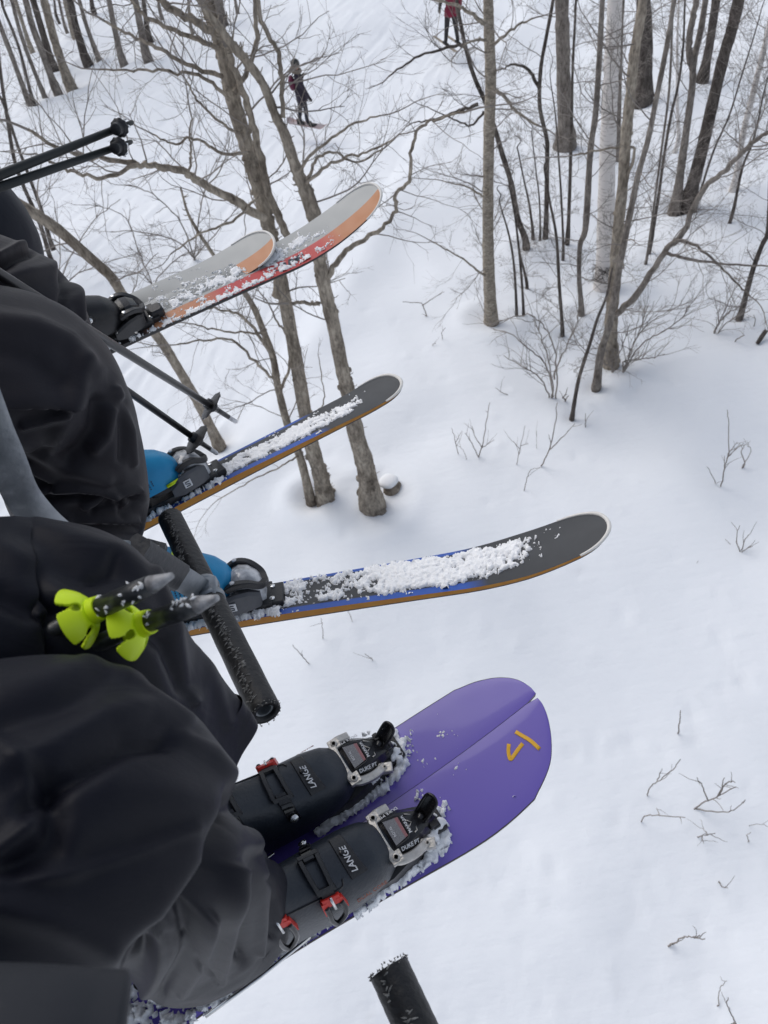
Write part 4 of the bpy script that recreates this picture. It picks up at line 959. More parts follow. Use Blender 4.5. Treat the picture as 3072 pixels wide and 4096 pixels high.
    # heel piece and brake under the trouser cuff
    he = Acc(); he.box((-.345, 0, .030), (.045, .032, .028)); he.box((-.34, 0, .068), (.028, .024, .018)); he.box((-.40, 0, .020), (.03, .020, .018)); he.build('heel_piece', M['black'], b, angle=30)
    br = Acc()
    for s_ in (-1, 1): br.tube([(-.20, s_ * .045, .014), (-.30, s_ * .052, .018), (-.40, s_ * .055, .030)], .0032, 8)
    br.build('brake_arm', M['chrome'], b)
    return b

# ------------------------------------------------------------------ riders' trousers
def leg(acc, centers, rl, rv, lat, folds, hem=True, n=300, m=240, seed=0, wr=.0010, amp_k=1.5, peak=0.0):
    n0 = n // 14; C = catmull(np.column_stack([centers, rl, rv]), n, np.concatenate([np.linspace(0, 1.3, n0), np.linspace(1.3, len(centers) - 1, n - n0 + 1)[1:]])); P = C[:, :3]
    T = np.gradient(P, axis=0)
    for _ in range(14): T[1:-1] = (T[:-2] + 2 * T[1:-1] + T[2:]) / 4
    T /= np.linalg.norm(T, axis=1)[:, None]
    L = lat - (T @ lat)[:, None] * T; L /= np.linalg.norm(L, axis=1)[:, None]
    V = np.cross(T, L)
    th = np.linspace(0, 2 * math.pi, m, endpoint=False)
    ct, st = np.cos(th), np.sin(th)
    e = .9
    ct = np.sign(ct) * np.abs(ct) ** e; st = np.sign(st) * np.abs(st) ** e
    G = P[:, None] + (C[:, 3:4] * ct)[..., None] * L[:, None] + (C[:, 4:5] * st)[..., None] * V[:, None]
    if peak:
        s0 = np.clip((np.linspace(0, 1, n) - .55) / .4, 0, 1) ** 1.3
        G = G + V[:, None] * (peak * s0[:, None] * np.exp(-((th - math.pi / 2) / .30) ** 2)[None])[..., None]
    du = np.gradient(G, axis=0); dv = np.roll(G, -1, 1) - np.roll(G, 1, 1)
    Nn = np.cross(dv, du); Nn /= (np.linalg.norm(Nn, axis=2)[..., None] + 1e-9)
    out = np.einsum('ijk,ijk->ij', Nn, G - P[:, None]); Nn *= np.sign(out)[..., None]
    px, py = proj(G)
    disp = np.zeros(px.shape)
    facing = np.clip(-np.einsum('ijk,ijk->ij', Nn, G / np.linalg.norm(G, axis=2)[..., None]) * 3 + .6, 0, 1)
    for f in folds:
        poly, w_, amp = f[0], f[1], f[2] * amp_k
        d, sd = polydist(px, py, poly)
        # fade towards the ends
        if len(f) > 3 and f[3] == 'step':
            disp += facing * amp * np.where(sd * f[4] > 0, np.exp(-(d / (w_ * 3.5)) ** 2), np.exp(-(d / (w_ * .35)) ** 2))
        else:
            ax, ay = poly[0]; bx, by = poly[-1]
            disp += facing * amp * (np.exp(-(d / w_) ** 2) - .25 * np.exp(-(d / (w_ * 2.6)) ** 2))
    s_ = np.concatenate([np.linspace(0, 1.3, n0), np.linspace(1.3, len(centers) - 1, n - n0 + 1)[1:]])[:, None] / (len(centers) - 1) * np.ones(m)[None]
    disp += wr * vnoise(s_ * 14 + 2 * np.cos(th)[None], 2.2 * np.sin(th)[None] + s_ * 5 + seed, seed + 3)
    disp += wr * .6 * vnoise(s_ * 30 + seed, 5 * np.sin(th)[None] + s_ * 12, seed + 4)
    G = G + Nn * disp[..., None]
    if hem:
        r1 = G[-1]; c = r1.mean(0); inn = c + (r1 - c) * .965
        up = -T[-1] * .05
        G = np.concatenate([G, [r1 * .5 + inn * .5 + T[-1] * .002], [inn], [inn + up]])
    tube_grid(acc, G)

def boot_matrix(origin, fwd, lift, roll=0.0):
    m = frame(origin, fwd, roll=roll); return m @ Matrix.Translation((0, 0, lift))

H3 = lambda deg: np.array([math.cos(math.radians(deg)), math.sin(math.radians(deg)), 0.0])

# ================================================================== A: the nearest rider (purple skis)
ZA = -1.20
SA = .82
SEAM0, SEAM1 = oz(840, 1740, ZA), oz(1137, 1528, ZA + .02)
hA = nrm(np.array([SEAM1[0] - SEAM0[0], SEAM1[1] - SEAM0[1], 0])); lA = np.array([-hA[1], hA[0], 0])

PURPLE = ramp_mat('purple_topsheet', [(0, (.125, .085, .44)), (1, (.125, .085, .44))], rough=.30, coat=.45, spec=.45)
def purple_ski(label, sgn, X, Yo, notch):
    root = empty('purple_ski', label, 'ski', 'pair of purple half-round skis', frame(SEAM0, hA))
    xs = np.concatenate([np.linspace(-.66, .19, 46), .19 + (X[-1] - .19) * np.sin(np.linspace(0, math.pi / 2, 36)[1:])])
    outer = np.interp(xs, X, Yo)
    for _ in range(10): outer[1:-1] = (outer[:-2] + 2 * outer[1:-1] + outer[2:]) / 4
    inner = np.interp(xs, [-.7, notch[0], X[-1]], [.0002, .0002, notch[1]])
    rz = lambda x: .028 * np.clip((np.asarray(x) - .02) / .24, 0, 2) ** 2.2
    NC = 12; f = np.linspace(0, 1, NC)
    Y = sgn * (inner[:, None] * (1 - f) + outer[:, None] * f)
    Z = rz(xs)[:, None] + .0 * Y + .006 - .0006 * (np.abs(2 * f - 1) ** 6)[None]
    G = np.stack([np.repeat(xs[:, None], NC, 1), Y, Z], -1)
    a = Acc(); grid_mesh(a, G if sgn > 0 else G[:, ::-1]); o = a.build('top_sheet', PURPLE, root)
    # make normals face up
    a = Acc(); path = np.concatenate([np.stack([xs, sgn * outer, rz(xs) + .003], -1), np.stack([xs, sgn * inner, rz(xs) + .003], -1)[::-1]])
    rings = [path + np.array([0, 0, dz]) + np.stack([0 * path[:, 0], np.concatenate([np.full(len(xs), sgn * e), np.full(len(xs), 0)]), 0 * path[:, 0]], -1) for dz, e in ((-.004, .0005), (-.003, .0012), (.0018, .0012), (.0028, .0))]
    a.loft(rings, cap=False); a.build('edge', M['steel_edge'], root)
    a = Acc(); G2 = G.copy(); G2[..., 2] -= .0095; grid_mesh(a, G2 if sgn < 0 else G2[:, ::-1]); a.build('base', M['black'], root)
    return root, (lambda x, y: rz(x) + .006)
SK = 1.018 * 1.20 / 1.12
XL = np.array([-.62, -.336, -.209, -.073, .05, .10, .132, .171, .200, .224, .242, .254, .261, .264]) * SK
YL = np.array([.082, .084, .086, .098, .112, .117, .117, .110, .098, .084, .062, .042, .026, .012]) * SK
XU = np.array([-.62, -.3, -.1, .0, .078, .113, .163, .206, .235, .252, .262, .266]) * SK
YU = np.array([.082, .084, .088, .089, .089, .088, .085, .075, .060, .045, .030, .012]) * SK
skiAR, zAR = purple_ski('near half-round purple ski with a yellow mark, under the near boot', -1, XL, YL, (.268, .0035))
skiAL, zAL = purple_ski('far half-round purple ski of the pair, plain tip, under the far boot', 1, XU, YU, (.272, .0035))
def stroke(parent, name, pts, w_, m, z):
    a = Acc(); arc_bar(a, [(x, y, z(x, y) + .0006) for x, y in pts], w_, .0005, 14); return a.build(name, M[m], parent)
stroke(skiAR, 'painted_mark', [(x * SK, y * SK) for x, y in ((.209, -.022), (.213, -.032), (.218, -.045), (.221, -.062))], .0032, 'yellow', zAR)
stroke(skiAR, 'painted_mark', [(x * SK, y * SK) for x, y in ((.207, -.0415), (.197, -.044), (.182, -.0485), (.1795, -.047), (.184, -.038), (.191, -.030))], .0030, 'yellow', zAR)

toeAR = oz(828, 1809, ZA + .006 + .100 * SA) + hA * .012 * SA; toeAR[2] = ZA
toeAL = oz(740, 1643, ZA + .006 + .100 * SA) + hA * .012 * SA; toeAL[2] = ZA
def to_ski(p): d = p - SEAM0; return d.dot(hA), d.dot(lA)
for sk, toe, sd in ((skiAR, toeAR, 1), (skiAL, toeAL, 2)):
    x, y = to_ski(toe); touring_binding(sk, x, y, .006, sd).scale = (SA, SA, SA)
    b = -.10
    # snow packed round the binding
    S = SA
    snow_patch(sk, x - .12 * S, x + .125 * S, y - .066 * S, y + .060 * S, lambda X, Y: zAR(X, Y) + 0 * Y,
               lambda X, Y, x=x, y=y: -.75 + 1.25 * np.exp(-((X - x - .094 * S) / .018) ** 2 - ((Y - y) / .028) ** 2) + 1.2 * np.exp(-((Y - y + .054 * S - .30 * np.clip(X - x - .03, 0, 1)) / .010) ** 2) * (X < x + .08) + (.55 if sd == 1 else .2) * np.exp(-((Y - y - .050 * S) / .009) ** 2) * (X < x - .02), h=.013, seed=20 + sd, res=.0018)
    snow_patch(sk, x + .015 * S, x + .105 * S, y - .052 * S, y + .03 * S, lambda X, Y, x=x, y=y: .012 + .034 * S * np.clip((x + .105 * S - X) / (.085 * S), 0, 1), lambda X, Y, x=x, y=y: -.9 + 1.3 * np.exp(-((X - x - .092 * S) / .014) ** 2 - ((Y - y) / .022) ** 2) + (1.25 if sd == 1 else .7) * np.exp(-((Y - y + .040 * S - .36 * np.clip(X - x - .03, 0, 1)) / .009) ** 2), h=.015, seed=40 + sd, res=.0018)
    # fine dusting
    snow_patch(sk, x + .06, min(x + .27, .24), (-.10 if sd == 1 else .01), (-.01 if sd == 1 else .08), lambda X, Y: zAR(X, Y) + 0 * Y, lambda X, Y: -1.02 + .35 * vnoise(X * 22, Y * 22, 5), h=.004, res=.0016, seed=60 + sd, name='snow_dusting')
snow_patch(skiAR, -.46, -.10, -.098, -.060, lambda X, Y: zAR(X, Y) + 0 * Y, lambda X, Y: -.25 + .9 * np.exp(-((Y + .080) / .010) ** 2), h=.010, seed=71)
snow_patch(skiAR, -.50, -.30, -.09, -.01, lambda X, Y: zAR(X, Y) + 0 * Y, lambda X, Y: -.05 + 0 * X, h=.018, seed=72)

riderA = empty('person', 'nearest rider in black ski trousers and navy boots, seen knees down', 'person', 'riders on the chairlift')
lat = np.array([-math.sin(math.radians(20)), math.cos(math.radians(20)), 0]); hdA = H3(20)
ankR = toeAR - hA * .205; ankL = toeAL - hA * .205
acc = Acc()
KR = np.array([-.243, .184, -.525]); KL = np.array([-.300, .385, -.575])
foldsAR = [([(160,1668),(254,1610),(332,1586),(390,1594),(449,1630),(495,1700)],11,.004), ([(0,1905),(150,1890),(300,1840),(420,1790)],14,.004), ([(180,1420),(300,1470),(400,1560)],12,.003), ([(60,1745),(168,1672),(273,1609),(355,1600)],22,-.011), ([(0,1660),(120,1610),(230,1545),(330,1525),(420,1575),(490,1660)],34,.008),
  ([(0,1613),(59,1668),(78,1742),(70,1785),(0,1840)],22,.007), ([(95,1690),(115,1760),(110,1830),(30,1870)],34,-.010),
  ([(0,1480),(150,1450),(300,1440)],45,.005), ([(0,1560),(130,1520),(230,1460)],30,-.006), ([(250,1700),(380,1720),(450,1760)],60,.006), ([(200,1850),(330,1800),(430,1790)],50,-.005),
  ([(0,1960),(120,1990),(230,2040)],40,.006), ([(512,1735),(475,1880),(380,2015),(300,2075)],32,-.032),
  ([(539,1753),(559,1917),(559,2054)],10,.010), ([(516,1878),(492,1976),(477,2113)],12,.011), ([(545,1850),(525,1960),(520,2070)],14,-.012), ([(575,1860),(590,1940),(588,2020)],9,-.008), ([(410,2039),(440,2080),(473,2125)],4,-.005), ([(455,1985),(435,2060),(395,2140)],12,.009), ([(425,1990),(400,2060),(350,2140)],12,-.010), ([(350,2060),(330,2120),(300,2160)],12,.008), ([(560,1900),(590,1950),(600,2000)],6,-.004)]
foldsAL = [([(336,1230),(388,1383),(420,1513)],12,.006), ([(316,1351),(368,1396),(401,1481)],24,-.013), ([(0,1110),(120,1148),(250,1190),(320,1240)],24,.006), ([(100,1235),(180,1250),(250,1240)],34,-.007), ([(246,1206),(240,1232),(196,1249)],12,-.005), ([(0,1180),(80,1220),(160,1300)],30,.006), ([(0,1290),(60,1320),(150,1330)],25,-.008), ([(440,1400),(470,1480),(490,1560)],16,.004)]
leg(acc, [KR + np.array([-.46, -.13, .02]), KR + np.array([-.24, -.07, .035]), KR + np.array([-.11, -.035, .032]), KR + np.array([-.02, -.005, .005]), KR + np.array([.005, .003, -.07]), KR + np.array([-.015, .0, -.20]), ankR + np.array([-.040, -.002, .26]), ankR + np.array([-.055, -.004, .115])],
    [.130, .128, .126, .114, .098, .084, .078, .078], [.11, .105, .098, .090, .080, .078, .092, .106], lat, foldsAR, seed=1, amp_k=1.1, peak=.010)
leg(acc, [KL + np.array([-.46, -.13, .03]), KL + np.array([-.24, -.07, .045]), KL + np.array([-.11, -.035, .035]), KL + np.array([-.035, -.008, .0]), atd(195, 1345, .765), atd(270, 1465, .84), atd(330, 1570, .91), atd(382, 1650, .965)],
    [.12, .118, .112, .098, .088, .082, .080, .080], [.10, .098, .092, .083, .074, .072, .074, .074], lat, foldsAL, seed=2, amp_k=1.2, peak=.030)
# hips
hips = []
mid = (KR + KL) / 2 + np.array([-.52, -.14, .03])
for f in np.linspace(0, 1, 14):
    hips.append([mid + np.array([-.10 + .10 * math.cos(t) * .9, 0, 0]) + lat * (.22 * math.sin(t) * (1 - .12 * f)) + np.array([-.12 * f, -.03 * f, -.10 + .42 * f]) + np.array([.06 * math.cos(t), 0, 0]) for t in np.linspace(0, 2 * math.pi, 40, endpoint=False)])
tube_grid(acc, np.array(hips))
acc.build('trousers', M['pants_a'], riderA)
# jacket hem hanging over the near thigh
c_j = [atd(222, 2395, .43), atd(150, 2395, .43), atd(40, 2391, .43), atd(-160, 2389, .44), atd(-440, 2389, .47), mid - lat * .13 + np.array([.08, 0, .10])]
Cj = catmull(np.array(c_j), 46); Tj = np.gradient(Cj, axis=0); Tj /= np.linalg.norm(Tj, axis=1)[:, None]
Gj = []
for i in range(46):
    vdir = nrm(-Cj[i] - (-Cj[i]).dot(Tj[i]) * Tj[i]); sdir = np.cross(Tj[i], vdir); fr = i / 45
    ra, rb = .052 + .25 * max(0, fr - .8), .022 + .3 * max(0, fr - .8)
    Gj.append([Cj[i] + sdir * ra * math.cos(t) + vdir * rb * math.sin(t) for t in np.linspace(0, 2 * math.pi, 48, endpoint=False)])
Gj = [[Cj[0] - Tj[0] * o_ + (np.array(q) - Cj[0]) * k_ for q in Gj[0]] for o_, k_ in ((.004, .02), (.004, .6), (.003, .9))] + Gj
a = Acc(); tube_grid(a, np.array(Gj)); a.build('jacket_hem', M['jacket_a'], riderA)

def dress_boot_A(toe, lever_right, near):
    bt = make_boot(riderA, boot_matrix(toe - hA * .004, hA, .030 * SA + .006) @ Matrix.Diagonal((1.0, .96, .96, 1)), 'shell_navy', 'A', 1)
    ls = -1 if lever_right else 1
    buckle_set(bt, -.105, ls)
    buckle_set(bt, -.172, ls)
    # instep plate with lettering
    pl = Acc(); strap(pl, -.058, -.064, 1.05, 2.05, .0125, .0022, n=14, wd1=.009); pl.build('instep_plate', M['black'], bt, angle=40)
    t = 1.52; p = shell_pt(-.059, t, .0032); t0, t1 = shell_pt(-.059, 1.2, .0032), shell_pt(-.059, 1.85, .0032)
    text_part('lettering', 'LANGE', .0135, bt, shell_pt(-.0605, 1.5, .0042), (.0, 1, 0), (-1, 0, .55), 'white_print', shear=.15, sx=.9)
    pb = Acc(); q = shell_pt(-.0645, 1.60, .004); pb.cyl(q, (.3, 0, 1), .0036, .0016, 12); pb.build('vent_plug', M['black_gloss'], bt)
    # overlap seam of the shell
    sm = Acc(); s0 = [shell_pt(x, tt, .0006) for x, tt in ((-.20, .95), (-.16, .93), (-.12, .98), (-.088, 1.0), (-.080, 1.2))]
    if not near: s0 = [shell_pt(x, math.pi - tt, .0006) for x, tt in ((-.20, .95), (-.16, .93), (-.12, .98), (-.088, 1.0), (-.080, 1.2))]
    sm.tube(catmull(s0, 30), .0013, 6); sm.build('shell_seam', M['black'], bt)
    if near:
        text_part('lettering', 'DUAL CORE', .0075, bt, shell_pt(-.055, .33, .0022), (.86, 0, -.10) , (0.1, .55, .8), 'orange_print', sx=1.15)
    else:
        text_part('lettering', 'DUAL CORE', .0075, bt, shell_pt(-.055, math.pi - .33, .0022), (-.86, 0, .10), (0.1, -.55, .8), 'orange_print', sx=1.15)
    return bt
bAR = dress_boot_A(toeAR, True, True); bAL = dress_boot_A(toeAL, False, False)
hb = Acc(); hb.box((-.30, -.01, .16), (.018, .022, .05)); hb.build('spoiler', M['red_dull'], bAR, angle=40)

# ================================================================== B: the middle rider (blue boots)
def alp_binding(ski, x0, y0, z0, kind, seed):
    """alpine toe piece gripping a boot; kind 'grey' (clear housing, square badge) or 'black'"""
    b = part_empty('binding', ski, (x0, y0, z0)); g = kind == 'grey'
    a = Acc(); a.box((-.02, 0, .008), (.085, .036, .009)); a.box((.055, 0, .007), (.032, .030, .008)); a.box((-.19, 0, .012), (.10, .028, .013)); a.build('base_plate', M['black'], b, angle=35)
    for s_ in (-1, 1): c = Acc(); c.cyl((.066, s_ * .019, .016), (0, 0, 1), .0055, .002); c.build('screw', M['chrome'], b)
    h = Acc(); R = []
    for x, hw, zt, zb in ((.000, .030, .078, .03), (.012, .032, .083, .022), (.030, .030, .080, .016), (.045, .025, .068, .014), (.056, .018, .048, .012)):
        R.append(np.array([(x, -hw, zb), (x, -hw, zt - .016), (x, -hw * .62, zt - .003), (x, 0, zt), (x, hw * .62, zt - .003), (x, hw, zt - .016), (x, hw, zb)]))
    h.loft(R); h.build('toe_housing', M['clear' if g else 'black_gloss'], b, angle=(40 if g else 20))
    for s_ in (-1, 1):
        w_ = Acc(); R = []
        for x, y0_, y1_, z0_, z1_ in ((-.040, .049, .055, .020, .044), (-.020, .046, .059, .016, .056), (.005, .036, .055, .016, .062), (.030, .024, .046, .014, .058), (.048, .018, .034, .012, .044)):
            R.append(np.array([(x, s_ * y0_, z0_), (x, s_ * y1_, z0_ + .003), (x, s_ * y1_ * .99, z1_ - .006), (x, s_ * (y1_ - .004), z1_), (x, s_ * y0_, z1_ - .002)]))
        w_.loft(R); w_.build('toe_wing', M['dgrey' if g else 'black'], b, angle=25)
        r = Acc(); arc_bar(r, [(-.010, s_ * .036, .066), (.008, s_ * .037, .074), (.030, s_ * .033, .070), (.050, s_ * .022, .054), (.058, 0, .046)], .0075, .006, 18); r.build('toe_arm', M['black'], b, angle=35)
        d = Acc(); d.cyl((.004, s_ * .036, .080), (0, 0, 1), .0046, .0016); d.build('pin', M['white_print' if g else 'chrome'], b)
        if g:
            # square badge with an angular S on the wing's outer face
            y = s_ * .0585; sx = 1 if s_ < 0 else -1
            bd = Acc(); bd.box((-.004, y, .040), (.0085, .0012, .0085), bev=.4); bd.build('badge', M['white_print'], b, angle=40)
            zz = [(.0045, .0055), (-.0035, .0055), (-.0045, .0015), (.0035, -.0015), (.0045, -.0015), (.0035, -.0055), (-.0050, -.0055)]
            st_ = Acc(); st_.tube([(-.004 + sx * -p, y + s_ * .0014, .040 + q) for p, q in [(-.0045, .005), (.004, .005), (.0045, .001), (-.0042, -.001), (-.0045, -.005), (.0045, -.005)]], .0013, 5); st_.build('badge_mark', M['dgrey'], b)
    if not g:
        w_ = Acc(); arc_bar(w_, [(-.035, -.050, .045), (-.012, -.052, .032), (.012, -.050, .018)], .004, .003, 10); w_.build('toe_clip', M['alu'], b)
        f = Acc(); f.box((.085, -.006, .014), (.020, .018, .014), bev=.35); f.build('front_block', M['black'], b, angle=35)
    he = Acc(); he.box((-.33, 0, .030), (.05, .030, .030)); he.box((-.335, 0, .075), (.030, .026, .022)); he.build('heel_piece', M['black'], b, angle=30)
    return b

BLUE = ramp_mat('dark_topsheet_blue_edge', dict(base=[(0, (.030, .032, .036)), (.5, (.040, .042, .046)), (1, (.030, .032, .036))],
    over=[([(0, (.018, .07, .34)), (1, (.025, .10, .44))], [(0.0, (1, 1, 1)), (.13, (1, 1, 1)), (.16, (0, 0, 0)), (.90, (0, 0, 0)), (.93, (1, 1, 1))], [(0, (1, 1, 1)), (.80, (1, 1, 1)), (.83, (0, 0, 0))])]), rough=.42)
ORANGE = mat('orange_sidewall', (.50, .22, .020), .5, col2=(.42, .17, .015), nscale=30)
def wfB(x): return .5 * (.098 + .034 * np.clip((x + .05) / .60, 0, 1) ** 1.6 - .016 * np.clip((x - .56) / .15, 0, 1) ** 1.5)
def rkB(x): return .060 * np.clip((x - .42) / .30, 0, 1.5) ** 2.0
ZB = -1.25
SB = 1.0
def ski_from_px(o_px, t_px, zo, zt):
    o = oz(*o_px, zo); t = oz(*t_px, zt); return o, t - o, np.linalg.norm(t - o)
oR, fR, LR = ski_from_px((524, 1320), (1275, 1192), ZB, ZB - .02)
oL, fL, LL = ski_from_px((414, 1066), (838, 842), ZB, ZB - .02)
gB = 'pair of dark skis with blue bands and orange sidewalls'
skiBR, zBR, wBR = make_ski('ski', 'dark blue-edged ski with orange sidewall, heavily crusted with snow, lower of two', oR, fR, math.radians(-20), LR * 1.045, .75, wfB, rkB, .018, BLUE, ORANGE, gB, tip='tip_white')
skiBL, zBL, wBL = make_ski('ski', 'dark blue-edged ski with orange sidewall, upper of two, behind the black poles', oL, fL, math.radians(-18), LL * 1.06, .75, wfB, rkB, .018, BLUE, ORANGE, gB, tip='tip_white')
for sk, zf, L_, sd in ((skiBR, zBR, LR, 31), (skiBL, zBL, LL, 33)):
    alp_binding(sk, 0, 0, .018, 'grey', sd).scale = (SB, SB, SB)
    snow_patch(sk, .07, L_ * .86, -.052, .052, lambda X, Y, zf=zf: zf(X),
        (lambda X, Y, L_=L_: -.34 + 1.05 * np.exp(-(np.abs(X - L_ * .52) / (L_ * .27)) ** 4) - .7 * np.clip((np.abs(Y - .006) - .034) / .012, 0, 2) + .35 * np.exp(-((X - .10) / .04) ** 2) - .35 * np.exp(-((X - L_ * .32) / .04) ** 2)) if sd == 31 else
        (lambda X, Y, L_=L_: .55 - 1.1 * np.clip((np.abs(Y + .004) - .020) / .014, 0, 2) - 1.3 * np.clip((X - L_ * .74) / .08, 0, 1)), h=.0075 if sd == 31 else .0045, res=.0015, seed=sd)
    snow_patch(sk, .06, L_ * .95, -.05, .05, lambda X, Y, zf=zf: zf(X), lambda X, Y: -.92 + .3 * vnoise(X * 25, Y * 25, 2), h=.004, res=.0018, seed=sd + 3, name='snow_dusting')
    snow_patch(sk, -.26, .08, -.056, .02, lambda X, Y, zf=zf: zf(X), lambda X, Y: -.55 + 1.0 * np.exp(-((Y + .040) / .009) ** 2), h=.010, seed=sd + 7)
    snow_patch(sk, -.015, .035, -.045, .045, lambda X, Y: .060 + 0 * X, lambda X, Y: -.35 + .8 * np.exp(-(X / .012) ** 2), h=.020, seed=sd + 9)

riderB = empty('person', 'middle rider in charcoal ski trousers and bright blue boots', 'person', 'riders on the chairlift')
foldsBR = [([(0,872),(70,870),(137,874)],10,.014,'step',-1), ([(52,922),(91,912),(139,888)],9,.007), ([(216,875),(205,932),(173,973),(146,994)],24,-.013), ([(241,887),(228,944),(205,971)],12,.007), ([(262,870),(266,930),(262,990)],10,-.006),
  ([(66,1064),(114,1055),(171,1054),(241,1067)],9,.009), ([(80,1078),(160,1072),(235,1078)],9,-.011), ([(182,1092),(239,1071),(296,1058)],8,.009), ([(200,1100),(273,1080),(300,1072)],8,-.010),
  ([(68,1069),(114,1094),(150,1117)],8,.009), ([(80,1088),(120,1112),(150,1128)],8,-.010), ([(150,1122),(228,1123),(292,1126)],8,.009), ([(160,1134),(228,1135),(295,1138)],8,-.008), ([(262,1092),(262,1108),(285,1096),(299,1076)],8,-.008),
  ([(34,992),(68,1008),(107,1041)],8,.009), ([(50,1015),(80,1032),(108,1050)],9,-.011), ([(30,950),(90,985),(150,1015),(230,1040)],18,.007), ([(0,690),(80,700),(150,730),(210,800)],22,.006), ([(120,960),(140,900),(170,840),(180,780)],22,.007), ([(0,760),(70,780),(120,830)],30,-.006), ([(250,840),(280,930),(290,1000)],9,.006)]
foldsBL = [([(0,576),(34,551),(75,537)],13,-.013), ([(0,556),(40,533),(80,524)],9,.008), ([(137,576),(146,629),(137,663)],12,-.015), ([(150,570),(166,629),(175,690)],8,.008), ([(0,610),(60,590),(110,580)],16,.006)]
acc = Acc(); latB = np.array([-math.sin(math.radians(18)), math.cos(math.radians(18)), 0])
KBR = np.array([-.435, .842, -.652]); KBL = np.array([-.520, 1.065, -.685])
dR, dL = nrm(fR), nrm(fL); ankBR = oR - dR * .215; ankBL = oL - dL * .215
leg(acc, [KBR + np.array([-.46, -.10, .02]), KBR + np.array([-.24, -.05, .04]), KBR + np.array([-.11, -.02, .035]), KBR + np.array([-.02, -.005, .0]), KBR + np.array([.0, .0, -.075]), KBR * .5 + ankBR * .5 + np.array([.01, 0, .06]), ankBR + np.array([-.055, .0, .20]), ankBR + np.array([-.068, .0, .075])],
    [.125, .125, .12, .112, .105, .10, .105, .11], [.11, .11, .105, .10, .093, .094, .102, .112], latB, foldsBR, seed=5)
leg(acc, [KBL + np.array([-.46, -.10, .02]), KBL + np.array([-.24, -.05, .04]), KBL + np.array([-.11, -.02, .035]), KBL + np.array([-.02, -.005, .0]), KBL + np.array([.0, .0, -.075]), KBL * .5 + ankBL * .5 + np.array([.0, 0, .06]), ankBL + np.array([.0, .0, .20]), ankBL + np.array([-.005, .0, .075])],
    [.12, .12, .115, .108, .10, .095, .10, .11], [.11, .11, .102, .092, .086, .086, .10, .11], latB, foldsBL, seed=6)
midB = (KBR + KBL) / 2 + np.array([-.52, -.11, .03]); hips = []
for f in np.linspace(0, 1, 14): hips.append([midB + np.array([-.10 + .15 * math.cos(t), 0, 0]) + latB * (.22 * math.sin(t) * (1 - .12 * f)) + np.array([-.12 * f, -.03 * f, -.10 + .42 * f]) for t in np.linspace(0, 2 * math.pi, 40, endpoint=False)])
tube_grid(acc, np.array(hips)); acc.build('trousers', M['pants_b'], riderB)
def blue_boot(o, f, roll):
    bt = make_boot(riderB, boot_matrix(o, f, .028 * SB + .018, roll) @ Matrix.Scale(SB, 4), 'shell_blue', 'B', 1)
    a = Acc(); strap(a, -.125, -.125, 1.15, 2.4, .011, .005); strap(a, -.108, -.108, 1.25, 1.75, .005, .009, n=8); a.build('buckle', M['black'], bt, angle=35)
    a = Acc(); strap(a, -.115, -.118, .80, 1.6, .010, .0075, n=12); strap(a, -.078, -.080, 1.15, 1.7, .006, .004, n=10); a.build('buckle_lever', M['alu'], bt, angle=35)
    a = Acc(); strap(a, -.090, -.092, 1.2, 1.9, .0035, .004, n=10); a.build('trim', M['lime'], bt, angle=35)
    a = Acc()
    for x0, x1 in ((-.045, -.012), (-.20, -.13)):
        a.tube([(x0, -.051 + (.004 if x0 < -.1 else 0.0), .024), ((x0 + x1) / 2, -.0525, .026), (x1, -.046, .024)], .0035, 6)
    a.build('sole_trim', M['lime'], bt)
    text_part('lettering', 'TECNICA', .021, bt, shell_pt(-.150, .50, .0035), (1, 0, .02), (0, .55, .83), 'dark_print', shear=.25, sx=.92)
    d = Acc(); R_ = random.Random(3)
    for i in range(13):
        for j in range(7):
            x = -.155 + i * .0072; t = .06 + j * .055
            if abs((i - 6) / 7) + abs((j - 3) / 6.) > 1.15: continue
            p = shell_pt(x, t, .0); q = shell_pt(x, t, .001); n = np.array([0, -1, .25]); d.cyl(p + nrm(n) * .0004, n, .0015, .0008, 6)
    do = d.build('dot_pattern', M['dark_print'], bt); do['kind'] = 'stuff'
    return bt
blue_boot(oR, fR, math.radians(-20)); blue_boot(oL, fL, math.radians(-18))

# ================================================================== C: the far rider (red and grey skis)
def RED():
    g = (.40, .41, .40); dg = (.14, .15, .15)
    return ramp_mat('grey_topsheet_red_band', dict(base=[(0, g), (.46, g), (.50, dg), (.60, (.17, .18, .18)), (1, g)],
      over=[([(0, (.03, .03, .03)), (.50, (.05, .04, .04)), (.53, (.50, .22, .10)), (.62, (.52, .20, .10)), (.66, (.52, .055, .055)), (.86, (.55, .06, .055)), (.90, (.52, .20, .08)), (1, (.50, .20, .07))], [(0, (1, 1, 1)), (.38, (1, 1, 1)), (.40, (0, 0, 0))], [(0, (1, 1, 1)), (1, (1, 1, 1))]),
            ([(0, g), (1, g)], [(.39, (0, 0, 0)), (.41, (1, 1, 1)), (.7, (1, 1, 1))], [(.72, (0, 0, 0)), (.80, (1, 1, 1))])]), rough=.38)
REDM = RED()
ZC = -1.22
SC = .92
oC, fC, LC = ski_from_px((278, 715), (800, 470), ZC, ZC + .0)
def wfC(x): return .5 * (.100 + .030 * np.clip((x + .05) / .60, 0, 1) ** 1.6 - .014 * np.clip((x - .62) / .15, 0, 1) ** 1.5)
def rkC(x): return .075 * np.clip((x - LC * .60) / .32, 0, 1.5) ** 2.0
gC = 'pair of grey skis with red and orange bands'
skiCR, zCR, wCR = make_ski('ski', 'long grey ski with red and orange band and snow grains, nearer of the red pair', oC, fC, math.radians(7), LC * 1.04, .75, wfC, rkC, .013, REDM, M['black'], gC, tip='tip_white', tipx=.11)
